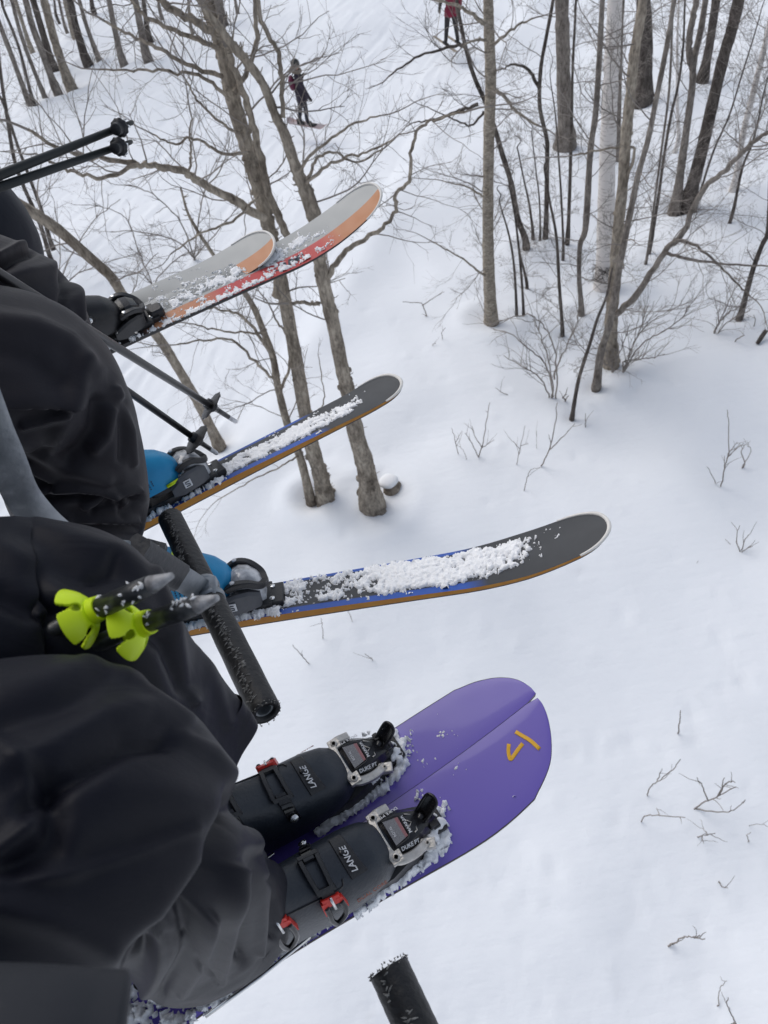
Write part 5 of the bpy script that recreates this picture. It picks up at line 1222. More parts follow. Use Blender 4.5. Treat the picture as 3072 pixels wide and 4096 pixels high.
oC2, fC2, LC2 = ski_from_px((80, 760), (575, 548), ZC, ZC)
skiCL, zCL, wCL = make_ski('ski', 'grey ski with orange tip mostly hidden behind the nearer red ski', oC2, fC2, math.radians(7), LC2 * 1.04, .75, wfC, rkC, .013, REDM, M['black'], gC, tip='tip_white', tipx=.11)
for sk in (skiCR, skiCL): alp_binding(sk, 0, 0, .013, 'black', 5)
text_part('lettering', 'SALOMON', .030, skiCR, (LC * .60, -.036, zCR(LC * .60) + .0006), (1, 0, .02), (0, 1, 0), 'dark_print', shear=.3, sx=1.9)
snow_patch(skiCR, .06, LC * .86, -.056, .056, lambda X, Y: zCR(X), lambda X, Y: -.24 + .55 * np.exp(-((Y - .012) / .016) ** 2) - .9 * np.clip((X - LC * .74) / .08, 0, 1) + .45 * np.exp(-((Y + .048) / .008) ** 2), h=.0032, res=.0016, seed=91)
snow_patch(skiCL, .20, LC2 * .75, -.05, .05, lambda X, Y: zCL(X), lambda X, Y: -.6 + .4 * np.exp(-((Y - .0) / .016) ** 2), h=.004, res=.0018, seed=92)
snow_patch(skiCR, -.26, .08, -.056, -.02, lambda X, Y: zCR(X), lambda X, Y: -.55 + .5 * np.exp(-((Y + .045) / .009) ** 2), h=.010, seed=93)
riderC = empty('person', 'far rider in navy trousers and black boots, cut off by the left edge', 'person', 'riders on the chairlift')
dC, dC2 = nrm(fC), nrm(fC2); ankC = oC - dC * .215; ankC2 = oC2 - dC2 * .215
acc = Acc(); KC = np.array([-.700, 1.47, -.73]); KC2 = np.array([-.83, 1.68, -.74])
for K_, ank, sd in ((KC, ankC, 8), (KC2, ankC2, 9)):
    leg(acc, [K_ + np.array([-.46, -.10, .02]), K_ + np.array([-.24, -.05, .04]), K_ + np.array([-.11, -.02, .035]), K_ + np.array([-.02, -.005, .0]), K_ + np.array([.0, .0, -.075]), K_ * .5 + ank * .5 + np.array([.0, 0, .06]), ank + np.array([.0, .0, .20]), ank + np.array([-.005, .0, .075])],
        [.115, .115, .11, .10, .095, .09, .095, .105], [.105, .105, .10, .095, .09, .09, .105, .12], latB, [], seed=sd, n=110, m=90)
midC = (KC + KC2) / 2 + np.array([-.52, -.11, .03]); hips = []
for f in np.linspace(0, 1, 14): hips.append([midC + np.array([-.10 + .15 * math.cos(t), 0, 0]) + latB * (.22 * math.sin(t) * (1 - .12 * f)) + np.array([-.12 * f, -.03 * f, -.10 + .42 * f]) for t in np.linspace(0, 2 * math.pi, 40, endpoint=False)])
tube_grid(acc, np.array(hips)); acc.build('trousers', M['pants_c'], riderC)
for o, f in ((oC, fC), (oC2, fC2)):
    bt = make_boot(riderC, boot_matrix(o, f, .043, math.radians(7)), 'shell_black', 'C', 1)
    a = Acc(); strap(a, -.095, -.095, .9, 1.9, .012, .006); strap(a, -.135, -.135, .9, 2.0, .012, .007); a.build('buckle', M['black'], bt, angle=35)
    a = Acc(); p0, p1 = shell_pt(-.115, 1.45, .012), shell_pt(-.085, .75, .006); a.tube([p0, (p0 + p1) / 2 + [0, -.003, .003], p1], .0018, 6); a.cyl(shell_pt(-.08, .62, .004), (0, -.8, .5), .006, .003); a.build('buckle_wire', M['chrome'], bt)
    a = Acc(); strap(a, -.082, -.080, .48, .80, .011, .003, n=8); a.build('buckle_anchor', M['black_gloss'], bt, angle=35)

# ------------------------------------------------------------------ ski poles
def ski_pole(label, tip, bask, far, r, style, group, ext=.9, rt=None):
    tip, bask, far = map(np.asarray, (tip, bask, far)); ax = nrm(bask - tip); ax2 = nrm(far - bask)
    root = empty('ski_pole', label, 'ski pole', group, Matrix.Translation(Vector(bask)))
    T = lambda p: np.asarray(p) - bask
    a = Acc(); end = far + ax2 * ext
    m = {'black': 'pole_black', 'grey': 'pole_grey', 'lime': 'pole_worn'}[style]
    if style == 'lime':
        a.tube([T(bask - ax * .002), T(bask * .5 + tip * .5), T(tip + ax * .022)], [r, r * .98, r * .92], 16)
        a.tube([T(bask), T(far), T(end)], [r * .9, r * .85, r * .8], 14)
    else:
        kk = 1.2 if style == 'grey' else 1.0
        a.tube([T(bask - ax * .02), T(far), T(end)], [r * .9, r * kk, r * kk], 16)
        a.tube([T(tip + ax * .03), T(bask + ax * .01)], [r * .72, r * .8], 12)
    a.build('shaft', M[m], root)
    t = Acc()
    if style == 'lime':
        t.tube([T(tip + ax * .024), T(tip + ax * .014), T(tip + ax * .006), T(tip)], [r * .90, r * .66, r * .44, r * .30], 12); t.build('tip', M['ice_grey'], root)
    else:
        t.tube([T(tip), T(tip + ax * .004), T(tip + ax * .038)], [r * .5, r * .68, r * .72], 12); t.build('tip', M['ice' if style == 'black' else m], root)
    g = Acc(); g.tube([T(end), T(end + ax2 * .12)], [.016, .015], 12); g.build('grip', M['black'], root)
    v_ = nrm(bask); na = nrm(ax - .72 * ax.dot(v_) * v_) if style == 'black' else ax
    U = nrm(np.cross(na, (0.2, 0.3, 1))); W = np.cross(na, U)
    b = Acc()
    if style in ('black', 'grey'):
        R0 = .037 if style == 'black' else .013
        rings = []
        nn = 60
        for s_, rr in ((.014, r * 1.25), (.013, r * 1.5), (.003, r * 1.6), (.002, R0 * .8), (.0, R0), (-.0025, R0 * .98), (-.003, r * 1.5), (-.012, r * 1.35), (-.014, r * 1.0)):
            rings.append([na * s_ * 1.0 + (U * math.cos(q) + W * math.sin(q)) * rr * (1 + (.035 * math.copysign(1, math.sin(q * 10)) if rr > R0 * .9 else 0)) for q in np.linspace(0, 2 * math.pi, nn, endpoint=False)])
        b.loft([np.array(x) for x in rings]); b.build('basket', M['black'], root, angle=40)
        R_ = random.Random(int(abs(tip[0]) * 1e4)); 
        c = Acc()
        for k in range(14 if style == 'grey' else 5):
            q = R_.uniform(0, 6.28); rr = R0 * R_.uniform(.5, .98); p = (U * math.cos(q) + W * math.sin(q)) * rr + ax * -.005
            rg = [p + np.array([R_.gauss(0, 1), R_.gauss(0, 1), R_.gauss(0, 1)]) * .0016 for _ in range(6)]
            c.tube(np.array(rg), .0014, 5)
        so = c.build('snow_grains', M['snow_crumb'], root); so['kind'] = 'stuff'
    return root, ax, U, W, b

tC = 'ski poles with dark grey shafts held by the far rider'
p1t, p1b, p1f = atd(286, 264, 1.32), atd(258, 276, 1.28), atd(0, 378, 1.20)
p2t, p2b, p2f = atd(284, 306, 1.31), atd(256, 317, 1.27), atd(0, 404, 1.20)
ski_pole('upper grey ski pole with snow-clogged basket at the upper left', p1t, p1b, p1f, .0054, 'grey', tC, .5)
ski_pole('lower grey ski pole with snow-clogged basket at the upper left', p2t, p2b, p2f, .0052, 'grey', tC, .5)
tB = 'black ski poles held by the middle rider'
q1t, q1b, q1f = atd(511, 912, 1.86), atd(455, 876, 1.80), atd(0, 593, 1.20)
q2t, q2b, q2f = atd(469, 980, 1.72), atd(423, 949, 1.66), atd(120, 735, 1.46)
ski_pole('black ski pole with round basket pointing down right, upper of two', q1t, q1b, q1f, .0082, 'black', tB, .4)
ski_pole('black ski pole with edge-on basket pointing down right, lower of two', q2t, q2b, q2f, .0076, 'black', tB, .3)

def lime_pole(label, tip_px, b_px, f_px, dt, db, df, r, seed, spin):
    tip, bk, fa = atd(*tip_px, dt), atd(*b_px, db), atd(*f_px, df)
    root, ax, U, W, _ = ski_pole(label, tip, bk, fa, r, 'lime', 'ski poles with lime baskets lying on the near lap', .35)
    toward = nrm(-bk); U = nrm(toward - toward.dot(ax) * ax); W = np.cross(ax, U)
    c_, s_ = math.cos(spin), math.sin(spin); U, W = c_ * U + s_ * W, -s_ * U + c_ * W
    a = Acc()
    # hub sleeve
    rg = []
    for q_, rr in ((-.007, r * 1.0), (-.007, r * 1.18), (.004, r * 1.30), (.016, r * 1.35), (.024, r * 1.25), (.026, r * .9)):
        rg.append(np.array([ax * q_ + (U * math.cos(q) + W * math.sin(q)) * rr for q in np.linspace(0, 2 * math.pi, 28, endpoint=False)]))
    a.loft(rg); a.build('basket_hub', M['lime'], root, angle=45)
    # cupped dish swept back towards the grip, cut by keyhole slots into four petals
    nt_, nf = 200, 34
    vv = nrm(bk); axd = nrm(ax - .50 * ax.dot(vv) * vv); Ud = nrm(U - U.dot(axd) * axd); Wd = np.cross(axd, Ud)
    th_ = np.linspace(0, 2 * math.pi, nt_, endpoint=False); ff = np.linspace(0, 1, nf)
    Tm, Fm = np.meshgrid(th_, ff)
    rr = r * 1.15 + (.0240 - r) * Fm ** .85; li = .005 + .014 * Fm ** 1.5
    Pm = axd * li[..., None] + (Ud * np.cos(Tm)[..., None] + Wd * np.sin(Tm)[..., None]) * rr[..., None]
    keep = np.ones(Tm.shape, bool)
    for sl in (0.35, 1.92, 3.49, 5.06):
        dth = np.abs((Tm - sl + math.pi) % (2 * math.pi) - math.pi) * rr
        keep &= ~((dth < .0012 + .0035 * Fm ** 3) & (Fm > .3)); keep &= ~((dth / .0034) ** 2 + ((rr - .0155) / .0036) ** 2 < 1)
        keep &= ~(Fm > 1 - (np.clip(.006 - dth, 0, 1) / .006) ** 2 * .12)
    idx = np.arange(Tm.size).reshape(Tm.shape); k1 = np.roll(idx, -1, 1)
    kq = keep[:-1] & keep[1:] & np.roll(keep, -1, 1)[:-1] & np.roll(keep, -1, 1)[1:]
    Q = np.stack([idx[:-1], k1[:-1], k1[1:], idx[1:]], -1)[kq]
    used = np.unique(Q); rm = -np.ones(Tm.size, int); rm[used] = np.arange(len(used))
    me = bpy.data.meshes.new('basket_dish'); fill_quads(me, Pm.reshape(-1, 3)[used], rm[Q]); me.materials.append(M['lime'])
    do = bpy.data.objects.new('basket_dish', me); COL.objects.link(do); do.parent = root
    so_ = do.modifiers.new('thickness', 'SOLIDIFY'); so_.thickness = .0030; so_.offset = 0
    sn = Acc(); R_ = random.Random(seed)
    Lp = np.linalg.norm(tip - bk)
    for k in range(22):
        f = R_.choice([R_.gauss(.48, .05), R_.gauss(.14, .04), R_.gauss(.70, .06)]); q = R_.gauss(0, .9)
        p = (tip - bk) * np.clip(f, .04, .99) + (U * math.cos(q) + W * math.sin(q)) * r * .90
        d = np.array([R_.gauss(0, 1) for _ in range(3)]); d = nrm(d)
        sn.tube(np.array([p - d * .003, p, p + d * .003]), [.0006, R_.uniform(.0009, .0019), .0006], 6)
    so = sn.build('snow_grains', M['snow_crumb'], root); so['kind'] = 'stuff'
lime_pole('worn ski pole with lime basket on the near lap, upper of two', (372, 1243), (205, 1318), (60, 1388), .600, .655, .70, .0088, 1, .2)
lime_pole('worn ski pole with lime basket, lower of two, tip over the footrest', (470, 1291), (312, 1347), (150, 1415), .600, .655, .70, .0088, 2, .9)

# ------------------------------------------------------------------ chair: footrest bar, arm, seat
bar = empty('footrest_bar', 'black foam-covered footrest bar on a grey steel arm between the riders', 'footrest')
f0, f1 = oz(368, 1120, -1.02), oz(573, 1538, -.93)
def foam(parent, a0, a1, r, torn=True, hole=True, seed=1):
    ax = nrm(a1 - a0); U = nrm(np.cross(ax, (0, 0, 1))); W = np.cross(U, ax)
    if W[2] < 0: W = -W
    R_ = random.Random(seed)
    a = Acc(); L_ = np.linalg.norm(a1 - a0); n = 60
    G = []
    for i in range(n):
        s_ = i / (n - 1); rr = r * (1 + .02 * math.sin(s_ * 40) * .3)
        G.append([a0 + ax * L_ * s_ + (U * math.cos(q) + W * math.sin(q)) * rr * (1 + .012 * mnoise.noise(Vector((s_ * 18, math.cos(q) * 2, math.sin(q) * 2)))) for q in np.linspace(0, 2 * math.pi, 32, endpoint=False)])
    for rr in (.93, .62, .60):
        G.append([a1 + ax * (.002 if rr > .9 else (.001 if rr > .61 else -.02)) + (U * math.cos(q) + W * math.sin(q)) * r * rr for q in np.linspace(0, 2 * math.pi, 32, endpoint=False)])
    G.insert(0, [a0 - ax * .001 + (U * math.cos(q) + W * math.sin(q)) * r * .55 for q in np.linspace(0, 2 * math.pi, 32, endpoint=False)])
    tube_grid(a, np.array(G)); a.build('foam_cover', M['foam'], parent)
    t = Acc(); t.tube([a0, a1 - ax * .004], r * .60, 20, cap=False); t.tube([a0, a1 - ax * .004], r * .46, 20, cap=False)
    rg = [[a1 - ax * .004 + (U * math.cos(q) + W * math.sin(q)) * r * k for q in np.linspace(0, 2 * math.pi, 20, endpoint=False)] for k in (.60, .46)]
    t.loft([np.array(x) for x in rg], cap=False); t.build('steel_tube', M['galv'], parent)
    if torn:
        z = Acc()
        ph = seed * 1.3
        for k in range(int(L_ * 620)):
            s_ = R_.random()
            if not (.02 < s_ < .30 or .46 < s_ < .98): continue
            q = math.pi / 2 + .35 * math.sin(s_ * 9 + ph) * .6 - .25 + R_.choice((-.10, .10)) + R_.gauss(0, .05)
            p = a0 + ax * L_ * s_ + (U * math.cos(q) + W * math.sin(q)) * r * 1.0
            tn = -U * math.sin(q) + W * math.cos(q); d = nrm(tn * R_.choice((-1, 1)) + ax * R_.uniform(-.8, .8)); nn = (U * math.cos(q) + W * math.sin(q))
            l = R_.uniform(.003, .0075)
            z.tube(np.array([p - nn * .0005, p + d * l * .5 + nn * .0006, p + d * l]), [.0011, .0009, .0003], 4)
        for k in range(200):
            q = R_.uniform(0, 6.28); s_ = R_.choice((0.0, L_)); p = a0 + ax * (s_ + R_.gauss(0, .002)) + (U * math.cos(q) + W * math.sin(q)) * r * R_.uniform(.9, 1.0)
            d = nrm([R_.gauss(0, 1) for _ in range(3)]); z.tube(np.array([p, p + d * .0012, p + d * .0024]), [.0008, .0006, .0002], 4)
        o = z.build('foam_tears', M['foam_torn'], parent); o['kind'] = 'stuff'
foam(bar, f0, f1, .0215, seed=1)
mid_ = f0 + (f1 - f0) * .46; axb = nrm(f1 - f0)
P4, P5 = atd(312, 1203, 1.00), mid_ + np.array([-.005, 0, .012])
pa_, pb2 = atd(0, 960, .84), atd(62, 1090, .90); ua_ = nrm(pa_ - pb2)
arm = [pa_ + ua_ * .9 + np.array([-.15, 0, .35]), pa_ + ua_ * .45 + np.array([-.04, 0, .09]), pa_ + ua_ * .18, pa_, atd(62, 1090, .90), atd(170, 1180, .95), P4]
a = Acc(); arc_bar(a, arm, .018, .008, 70, up=nrm(-atd(60, 1080, 1))); a.build('arm', M['galv'], bar, angle=40)
a = Acc(); sl = [P4 - nrm(P5 - P4) * .03, P4, P4 * .62 + P5 * .38, P4 * .50 + P5 * .50]; arc_bar(a, sl, .021, .014, 24, up=nrm(-P4)); a.build('rubber_sleeve', M['grey_sleeve'], bar, angle=40)
a = Acc(); 
for e in (P4 * .97 + P5 * .03, P4 * .56 + P5 * .44):
    u = nrm(-P4); sdv = nrm(np.cross(u, P5 - P4)); 
    if sdv[1] < 0: sdv = -sdv
    a.cyl(e + u * .0135 + sdv * .012, u, .0035, .0016, 12)
a.build('rivet_hole', M['black_gloss'], bar)
a = Acc(); arc_bar(a, [P4 * .62 + P5 * .38, P4 * .35 + P5 * .65, P5], .019, .005, 16, up=nrm(-P4)); a.box(tuple(mid_ + np.array([0, 0, .016])), (.020, .016, .008)); a.build('bracket', M['galv'], bar, angle=40)
a = Acc(); a.cyl(P5 + nrm(-P5) * .0065 + np.array([-.004, -.012, 0]), -P5, .0045, .0012, 14); a.build('bracket_hole', M['black_gloss'], bar)
a = Acc(); 
for k in (-1, 1): a.tube([mid_ + axb * .012 * k, mid_ + axb * .022 * k], [.0245, .0235], 20)
a.build('collar', M['galv'], bar)
stub = empty('footrest_bar', 'second foam footrest stub with a frayed end at the bottom edge', 'footrest')
g0, g1 = oz(840, 2092, -.90), oz(935, 2300, -.90)
foam(stub, g0 + (g0 - g1) * 0, g1, .0215, seed=2)
seat = empty('chairlift_seat', 'dark padded chairlift bench under the riders, left of view', 'seat')
a = Acc(); sd = nrm(KC2 - KR); sd[2] = 0; sd = nrm(sd); hn = np.array([sd[1], -sd[0], 0])
if hn[0] < 0: hn = -hn
c0 = (KR + KC2) / 2 - hn * .42 + np.array([0, 0, -.165]); Rm = np.array([hn, sd, [0, 0, 1]]).T
a.box(c0, (.22, 1.05, .035), R=Rm, bev=.5); a.build('cushion', M['seat'], seat)
a = Acc(); a.box(c0 - hn * .27 + np.array([0, 0, .30]), (.03, 1.05, .26), R=Rm, bev=.4); a.build('backrest', M['seat'], seat)

# ------------------------------------------------------------------ the two people on the slope
def skin_mesh(name, verts, edges, radii, root=0, sub=2):
    me = bpy.data.meshes.new(name); me.from_pydata([tuple(v) for v in verts], edges, [])
    ob = bpy.data.objects.new(name, me); COL.objects.link(ob)
    ob.modifiers.new('skin', 'SKIN'); sv = me.skin_vertices[0].data
    for i, r in enumerate(radii):
        sv[i].radius = (r, r) if not isinstance(r, tuple) else r
        sv[i].use_root = (i == root)
    s = ob.modifiers.new('sub', 'SUBSURF'); s.levels = sub; s.render_levels = sub
    dg = bpy.context.evaluated_depsgraph_get(); m2 = bpy.data.meshes.new_from_object(ob.evaluated_get(dg)); m2.name = name
    bpy.data.objects.remove(ob)
    m2.polygons.foreach_set('use_smooth', [True] * len(m2.polygons))
    return m2
def figure(root, joints, edges, zones, mats):
    """one continuous body mesh; zones(p) -> material slot"""
    names = list(joints); V = [joints[k][0] for k in names]; R_ = [joints[k][1] for k in names]
    me = skin_mesh('body', V, [(names.index(a), names.index(b)) for a, b in edges], R_)
    for m in mats: me.materials.append(M[m])
    for p in me.polygons: p.material_index = zones(p.center)
    o = bpy.data.objects.new('body', me); COL.objects.link(o); o.parent = root
    return o
M['jk_dark'] = mat('jacket_dark_plum', (.022, .016, .028), .8, col2=(.03, .022, .034), nscale=12, bump=.3, bscale=25)
M['pt_dark'] = mat('snow_trousers_navy', (.010, .012, .022), .8, bump=.3, bscale=20)
M['jk_red'] = mat('jacket_crimson', (.24, .014, .045), .8, col2=(.19, .012, .036), nscale=10, bump=.3, bscale=25)
M['pt_grey'] = mat('trousers_dark_grey', (.022, .020, .022), .8, col2=(.04, .036, .036), nscale=14)
M['maroon'] = mat('backpack_maroon', (.10, .008, .035), .7, bump=.3, bscale=40)
M['fur'] = mat('fur_beige', (.24, .20, .16), .95, col2=(.15, .125, .10), nscale=60, bump=1.0, bscale=120)
M['helmet'] = mat('helmet_dark', (.022, .024, .024), .5)
M['board'] = mat('board_white_pink', (.42, .38, .40), .4, col2=(.34, .20, .18), nscale=2.2)
M['glove'] = mat('glove_black', (.008, .008, .009), .7)

def ellipsoid(acc, c, r, n=18, m=12):
    G = np.array([[(c[0] + r[0] * math.cos(a) * math.sin(b), c[1] + r[1] * math.sin(a) * math.sin(b), c[2] + r[2] * math.cos(b)) for a in np.linspace(0, 2 * math.pi, n, endpoint=False)] for b in np.linspace(.02, math.pi - .02, m)])
    tube_grid(acc, G)

pb_ = gnd(662, 271)
yaw = math.atan2(pb_[1], pb_[0]) - math.pi / 2
boarder = empty('person', 'snowboarder in dark clothes with helmet, fur hood and maroon backpack', 'person', 'people on the slope')
boarder.matrix_world = Matrix.Translation(Vector(pb_) + Vector((0, 0, .02))) @ Matrix.Rotation(yaw, 4, 'Z')
J = dict(pel=((.0, 0, .86), .135), wst=((-.01, 0, 1.03), .130), chs=((-.02, 0, 1.26), .145), nck=((-.02, 0, 1.44), .062), hd=((-.005, 0, 1.54), .078), hd2=((.0, 0, 1.64), .07),
  hl=((-.03, .07, .80), .10), kl=((-.075, .10, .46), .068), al=((-.16, .11, .13), .055), tl=((-.12, .06, .055), .05), tl2=((-.03, -.02, .05), .042),
  hr=((.03, -.07, .80), .10), kr=((.065, -.09, .45), .066), ar=((.04, -.08, .12), .055), tr=((.10, -.13, .055), .05), tr2=((.17, -.17, .05), .042),
  sl=((.0, .16, 1.38), .07), el=((.10, .18, 1.16), .055), wl=((.16, .02, 1.32), .042), fl=((.20, -.02, 1.36), .04),
  sr=((.0, -.17, 1.37), .072), er=((.11, -.22, 1.05), .058), wr=((.22, -.24, .80), .044), fr=((.27, -.25, .71), .042))
E_ = [('pel', 'wst'), ('wst', 'chs'), ('chs', 'nck'), ('nck', 'hd'), ('hd', 'hd2'), ('pel', 'hl'), ('hl', 'kl'), ('kl', 'al'), ('al', 'tl'), ('tl', 'tl2'), ('pel', 'hr'), ('hr', 'kr'), ('kr', 'ar'), ('ar', 'tr'), ('tr', 'tr2'), ('chs', 'sl'), ('sl', 'el'), ('el', 'wl'), ('wl', 'fl'), ('chs', 'sr'), ('sr', 'er'), ('er', 'wr'), ('wr', 'fr')]
def zb(c):
    if c.z < .11: return 2
    if (c.x > .20 and .6 < c.z < .82) or (c.x > .15 and c.z > 1.28): return 2
    if c.z < .72: return 1
    if c.z > 1.45: return 3
    return 0
figure(boarder, J, E_, zb, ['jk_dark', 'pt_dark', 'glove', 'skin'])
a = Acc(); G = np.array([[((-.005 + .02 * f) + (.150 + .012 * f) * math.cos(t), (.16 + .015 * f) * math.sin(t), 1.0 - .33 * f + .012 * math.sin(5 * t) * f) for t in np.linspace(0, 2 * math.pi, 28, endpoint=False)] for f in np.linspace(0, 1, 8)]); tube_grid(a, G); a.build('jacket_skirt', M['jk_dark'], boarder)
a = Acc(); ellipsoid(a, (.0, 0, 1.655), (.118, .105, .105)); a.build('helmet', M['helmet'], boarder)
a = Acc(); a.box((.095, 0, 1.61), (.022, .07, .035), bev=.5); a.build('goggles', M['glove'], boarder)
a = Acc(); P = [(-.02 + .12 * math.cos(t), .13 * math.sin(t), 1.475 - .035 * math.cos(t)) for t in np.linspace(0, 2 * math.pi, 30)]; a.tube(P, .052, 10); a.build('fur_hood', M['fur'], boarder)
a = Acc(); ellipsoid(a, (-.185, 0, 1.17), (.095, .14, .20)); a.build('backpack', M['maroon'], boarder)
for s_ in (-1, 1):
    a = Acc(); a.tube(catmull([(-.14, s_ * .10, 1.32), (-.02, s_ * .12, 1.43), (.10, s_ * .10, 1.30), (.10, s_ * .10, 1.12), (-.10, s_ * .13, 1.02)], 24), .014, 6); a.build('backpack_strap', M['glove'], boarder)
sb = empty('snowboard', 'pale pinkish snowboard under the dark snowboarder', 'snowboard'); dsb = nrm(gnd(700, 277) - gnd(628, 264)); 
sb.matrix_world = frame(pb_ + np.array([.03, 0, .02]), dsb)
a = Acc(); xs = np.linspace(-.74, .74, 40); hw = .135 * np.clip(1 - np.clip((np.abs(xs) - .58) / .16, 0, 1) ** 2.4, .02, 1) ** .5 - .012 * np.cos(xs / .74 * math.pi / 2); zz = .10 * np.clip((np.abs(xs) - .52) / .22, 0, 1) ** 2
rg = [np.array([(x, -h, z), (x, h, z), (x, h, z + .012), (x, -h, z + .012)]) for x, h, z in zip(xs, np.maximum(hw, .01), zz)]
a.loft(rg); a.build('deck', M['board'], sb, angle=40)
a = Acc()
for x in (-.24, .22):
    a.box((x, 0, .022), (.10, .07, .010)); a.box((x, -.09, .09), (.055, .012, .08), bev=.5)
a.build('bindings', M['glove'], sb, angle=40)

pr_ = gnd(975, 96); yaw2 = math.atan2(pr_[1], pr_[0]) - math.pi / 2
skier = empty('person', 'skier in crimson jacket and dark trousers at the top edge', 'person', 'people on the slope')
skier.matrix_world = Matrix.Translation(Vector(pr_) + Vector((0, 0, .03))) @ Matrix.Rotation(yaw2, 4, 'Z')
J = dict(pel=((.0, 0, .90), .15), wst=((.01, 0, 1.08), .15), chs=((.02, 0, 1.32), .165), nck=((.02, 0, 1.50), .065), hd=((.02, -.01, 1.60), .085), hd2=((.02, 0, 1.70), .075),
  hl=((-.09, 0, .84), .11), kl=((-.13, -.05, .48), .078), al=((-.17, 0, .13), .065), tl=((-.18, -.12, .06), .052),
  hr=((.10, 0, .84), .11), kr=((.16, -.05, .48), .078), ar=((.20, .02, .13), .065), tr=((.21, -.11, .06), .052),
  sl=((-.19, 0, 1.42), .075), el=((-.30, -.02, 1.16), .06), wl=((-.34, -.12, .98), .045), fl=((-.33, -.19, .94), .042),
  sr=((.22, 0, 1.42), .075), er=((.31, -.02, 1.16), .06), wr=((.30, -.18, 1.02), .045), fr=((.27, -.25, 1.0), .042))
E2 = [('pel', 'wst'), ('wst', 'chs'), ('chs', 'nck'), ('nck', 'hd'), ('hd', 'hd2'), ('pel', 'hl'), ('hl', 'kl'), ('kl', 'al'), ('al', 'tl'), ('pel', 'hr'), ('hr', 'kr'), ('kr', 'ar'), ('ar', 'tr'), ('chs', 'sl'), ('sl', 'el'), ('el', 'wl'), ('wl', 'fl'), ('chs', 'sr'), ('sr', 'er'), ('er', 'wr'), ('wr', 'fr')]
def zr(c):
    if c.z < .14: return 2
    if c.x < -.22 and c.z < 1.4: return 2
    if c.z < .80: return 1
    if c.z > 1.53: return 3
    return 0
figure(skier, J, E2, zr, ['jk_red', 'pt_grey', 'glove', 'skin'])
a = Acc(); ellipsoid(a, (.02, 0, 1.715), (.115, .125, .105)); a.build('helmet', M['helmet'], skier)
a = Acc(); G = np.array([[((.01) + (.19 + .02 * f) * math.cos(t), (.165 + .02 * f) * math.sin(t), 1.0 - .20 * f) for t in np.linspace(0, 2 * math.pi, 28, endpoint=False)] for f in np.linspace(0, 1, 6)]); tube_grid(a, G); a.build('jacket_skirt', M['jk_red'], skier)
for x, lab in ((-.18, 'left ski of the crimson skier, mostly behind twigs'), (.21, 'right ski of the crimson skier, behind the bent dark stem')):
    s_ = empty('ski', lab, 'ski', 'skis of the crimson skier'); s_.matrix_world = skier.matrix_world @ Matrix.Translation((x, 0, -.02)) @ Matrix.Rotation(math.radians(-62), 4, 'Z')
    a = Acc(); xs = np.linspace(-.8, .9, 24); rg = [np.array([(u, -h, z), (u, h, z), (u, h, z + .012), (u, -h, z + .012)]) for u, h, z in zip(xs, .045 + .012 * np.clip(xs, 0, 1) - .05 * np.clip((xs - .82) / .08, 0, 1) ** 2, .12 * np.clip((xs - .6) / .3, 0, 1) ** 2)]
    a.loft(rg); a.build('deck', M['bark_tan'], s_, angle=40)
    a = Acc(); a.box((.0, 0, .035), (.16, .035, .03)); a.build('binding', M['glove'], s_, angle=40)
mw = np.array(skier.matrix_world)
def sk_w(p): return (mw @ np.array([*p, 1]))[:3]
h_, t_ = sk_w((-.33, -.20, .96)), sk_w((-.52, -.35, .05))
o = empty('ski_pole', 'thin pale ski pole of the crimson skier', 'ski pole'); a = Acc(); a.tube([h_ + (h_ - t_) * .12, h_, t_], [.014, .009, .007], 8); a.build('shaft', M['bark_tan'], o); a = Acc(); a.tube([t_ + (h_ - t_) * .07, t_ + (h_ - t_) * .085], [.05, .02], 12); a.build('basket', M['glove'], o)

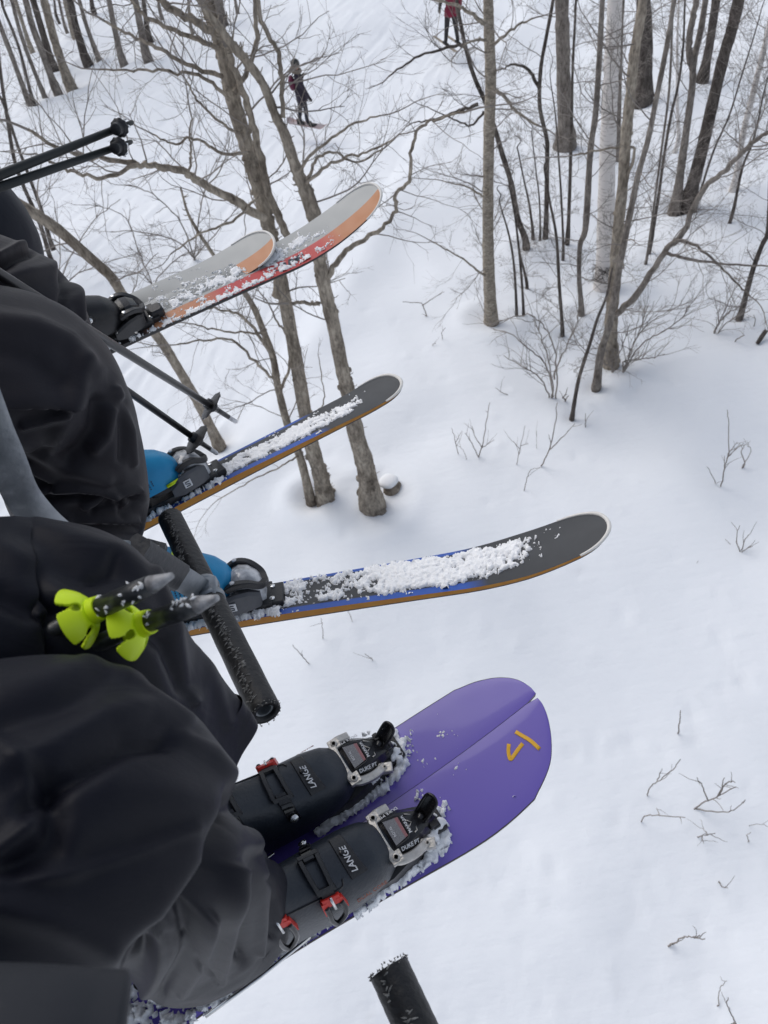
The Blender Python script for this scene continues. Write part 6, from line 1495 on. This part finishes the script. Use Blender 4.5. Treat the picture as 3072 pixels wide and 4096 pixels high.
# ------------------------------------------------------------------ upper bodies of the three riders (left of the picture's edge)
M['jk_b'] = pants_mat('jacket_charcoal', (.020, .021, .024), (.026, .027, .030)); M['jk_c'] = pants_mat('jacket_navy', (.010, .014, .028), (.013, .017, .032))
def upper_body(rider, mid, lt, h, hands, jm, name='upper_body'):
    up = np.array([0, 0, 1.0]); base = mid - h * .10
    S = lambda f, l, z: base + h * f + lt * l + up * z
    J = dict(pel=(S(0, 0, .02), .155), wst=(S(-.03, 0, .20), .150), chs=(S(-.05, 0, .42), .165), nck=(S(-.03, 0, .60), .065), hd=(S(.0, 0, .70), .085), hd2=(S(.01, 0, .80), .075))
    E_ = [('pel', 'wst'), ('wst', 'chs'), ('chs', 'nck'), ('nck', 'hd'), ('hd', 'hd2')]
    for k, (s_, hand) in enumerate(zip((1, -1), hands)):
        sh = S(-.04, .20 * s_, .52); hand = np.asarray(hand); el = (sh + hand) / 2 + up * -.10 + lt * .05 * s_ - h * .03
        d = nrm(hand - el)
        for nm, pt, r in ((f's{k}', sh, .078), (f'e{k}', el, .062), (f'w{k}', hand - d * .09, .050), (f'g{k}', hand, .044), (f'f{k}', hand + d * .05, .030)): J[nm] = (pt, r)
        E_ += [('chs', f's{k}'), (f's{k}', f'e{k}'), (f'e{k}', f'w{k}'), (f'w{k}', f'g{k}'), (f'g{k}', f'f{k}')]
    nz = S(0, 0, .645)[2]; hp = [np.asarray(x) for x in hands]
    def zn(c):
        if c.z > nz: return 2
        if min(np.linalg.norm(np.array(c) - x) for x in hp) < .085: return 1
        return 0
    o = figure(rider, J, E_, zn, [jm, 'glove', 'skin']); o.name = name; o.data.name = name
    a = Acc(); c = S(.0, 0, .80); ellipsoid(a, c, (.125, .115, .115)); a.build('helmet', M['helmet'], rider)
    a = Acc(); a.box(S(.105, 0, .755), (.025, .075, .04), bev=.5, R=np.array([h, lt, up]).T); a.build('goggles', M['glove'], rider)
    a = Acc(); R0 = [[S(-.02 + (.19 + .03 * f) * math.cos(t), (.235 + .02 * f) * math.sin(t), .16 - .22 * f) for t in np.linspace(0, 2 * math.pi, 36, endpoint=False)] for f in np.linspace(0, 1, 8)]; tube_grid(a, np.array(R0)); a.build('jacket_hem', M[jm], rider)
hB = np.array([latB[1], -latB[0], 0])
def pole_end(t, b, f, ext): return f + nrm(f - b) * (ext + .06)
upper_body(riderB, midB + np.array([.06, 0, -.02]), latB, hB, (pole_end(q1t, q1b, q1f, .4), pole_end(q2t, q2b, q2f, .3)), 'jk_b')
upper_body(riderC, midC + np.array([.06, 0, -.02]), latB, hB, (pole_end(p1t, p1b, p1f, .5), pole_end(p2t, p2b, p2f, .5) + np.array([0, 0, -.04])), 'jk_c')
upper_body(riderA, mid + np.array([.06, 0, -.02]), lat, hdA, (pole_end(None, atd(312, 1347, .655), atd(150, 1415, .70), .36), pole_end(None, atd(205, 1318, .655), atd(60, 1388, .70), .36)), 'jacket_a')
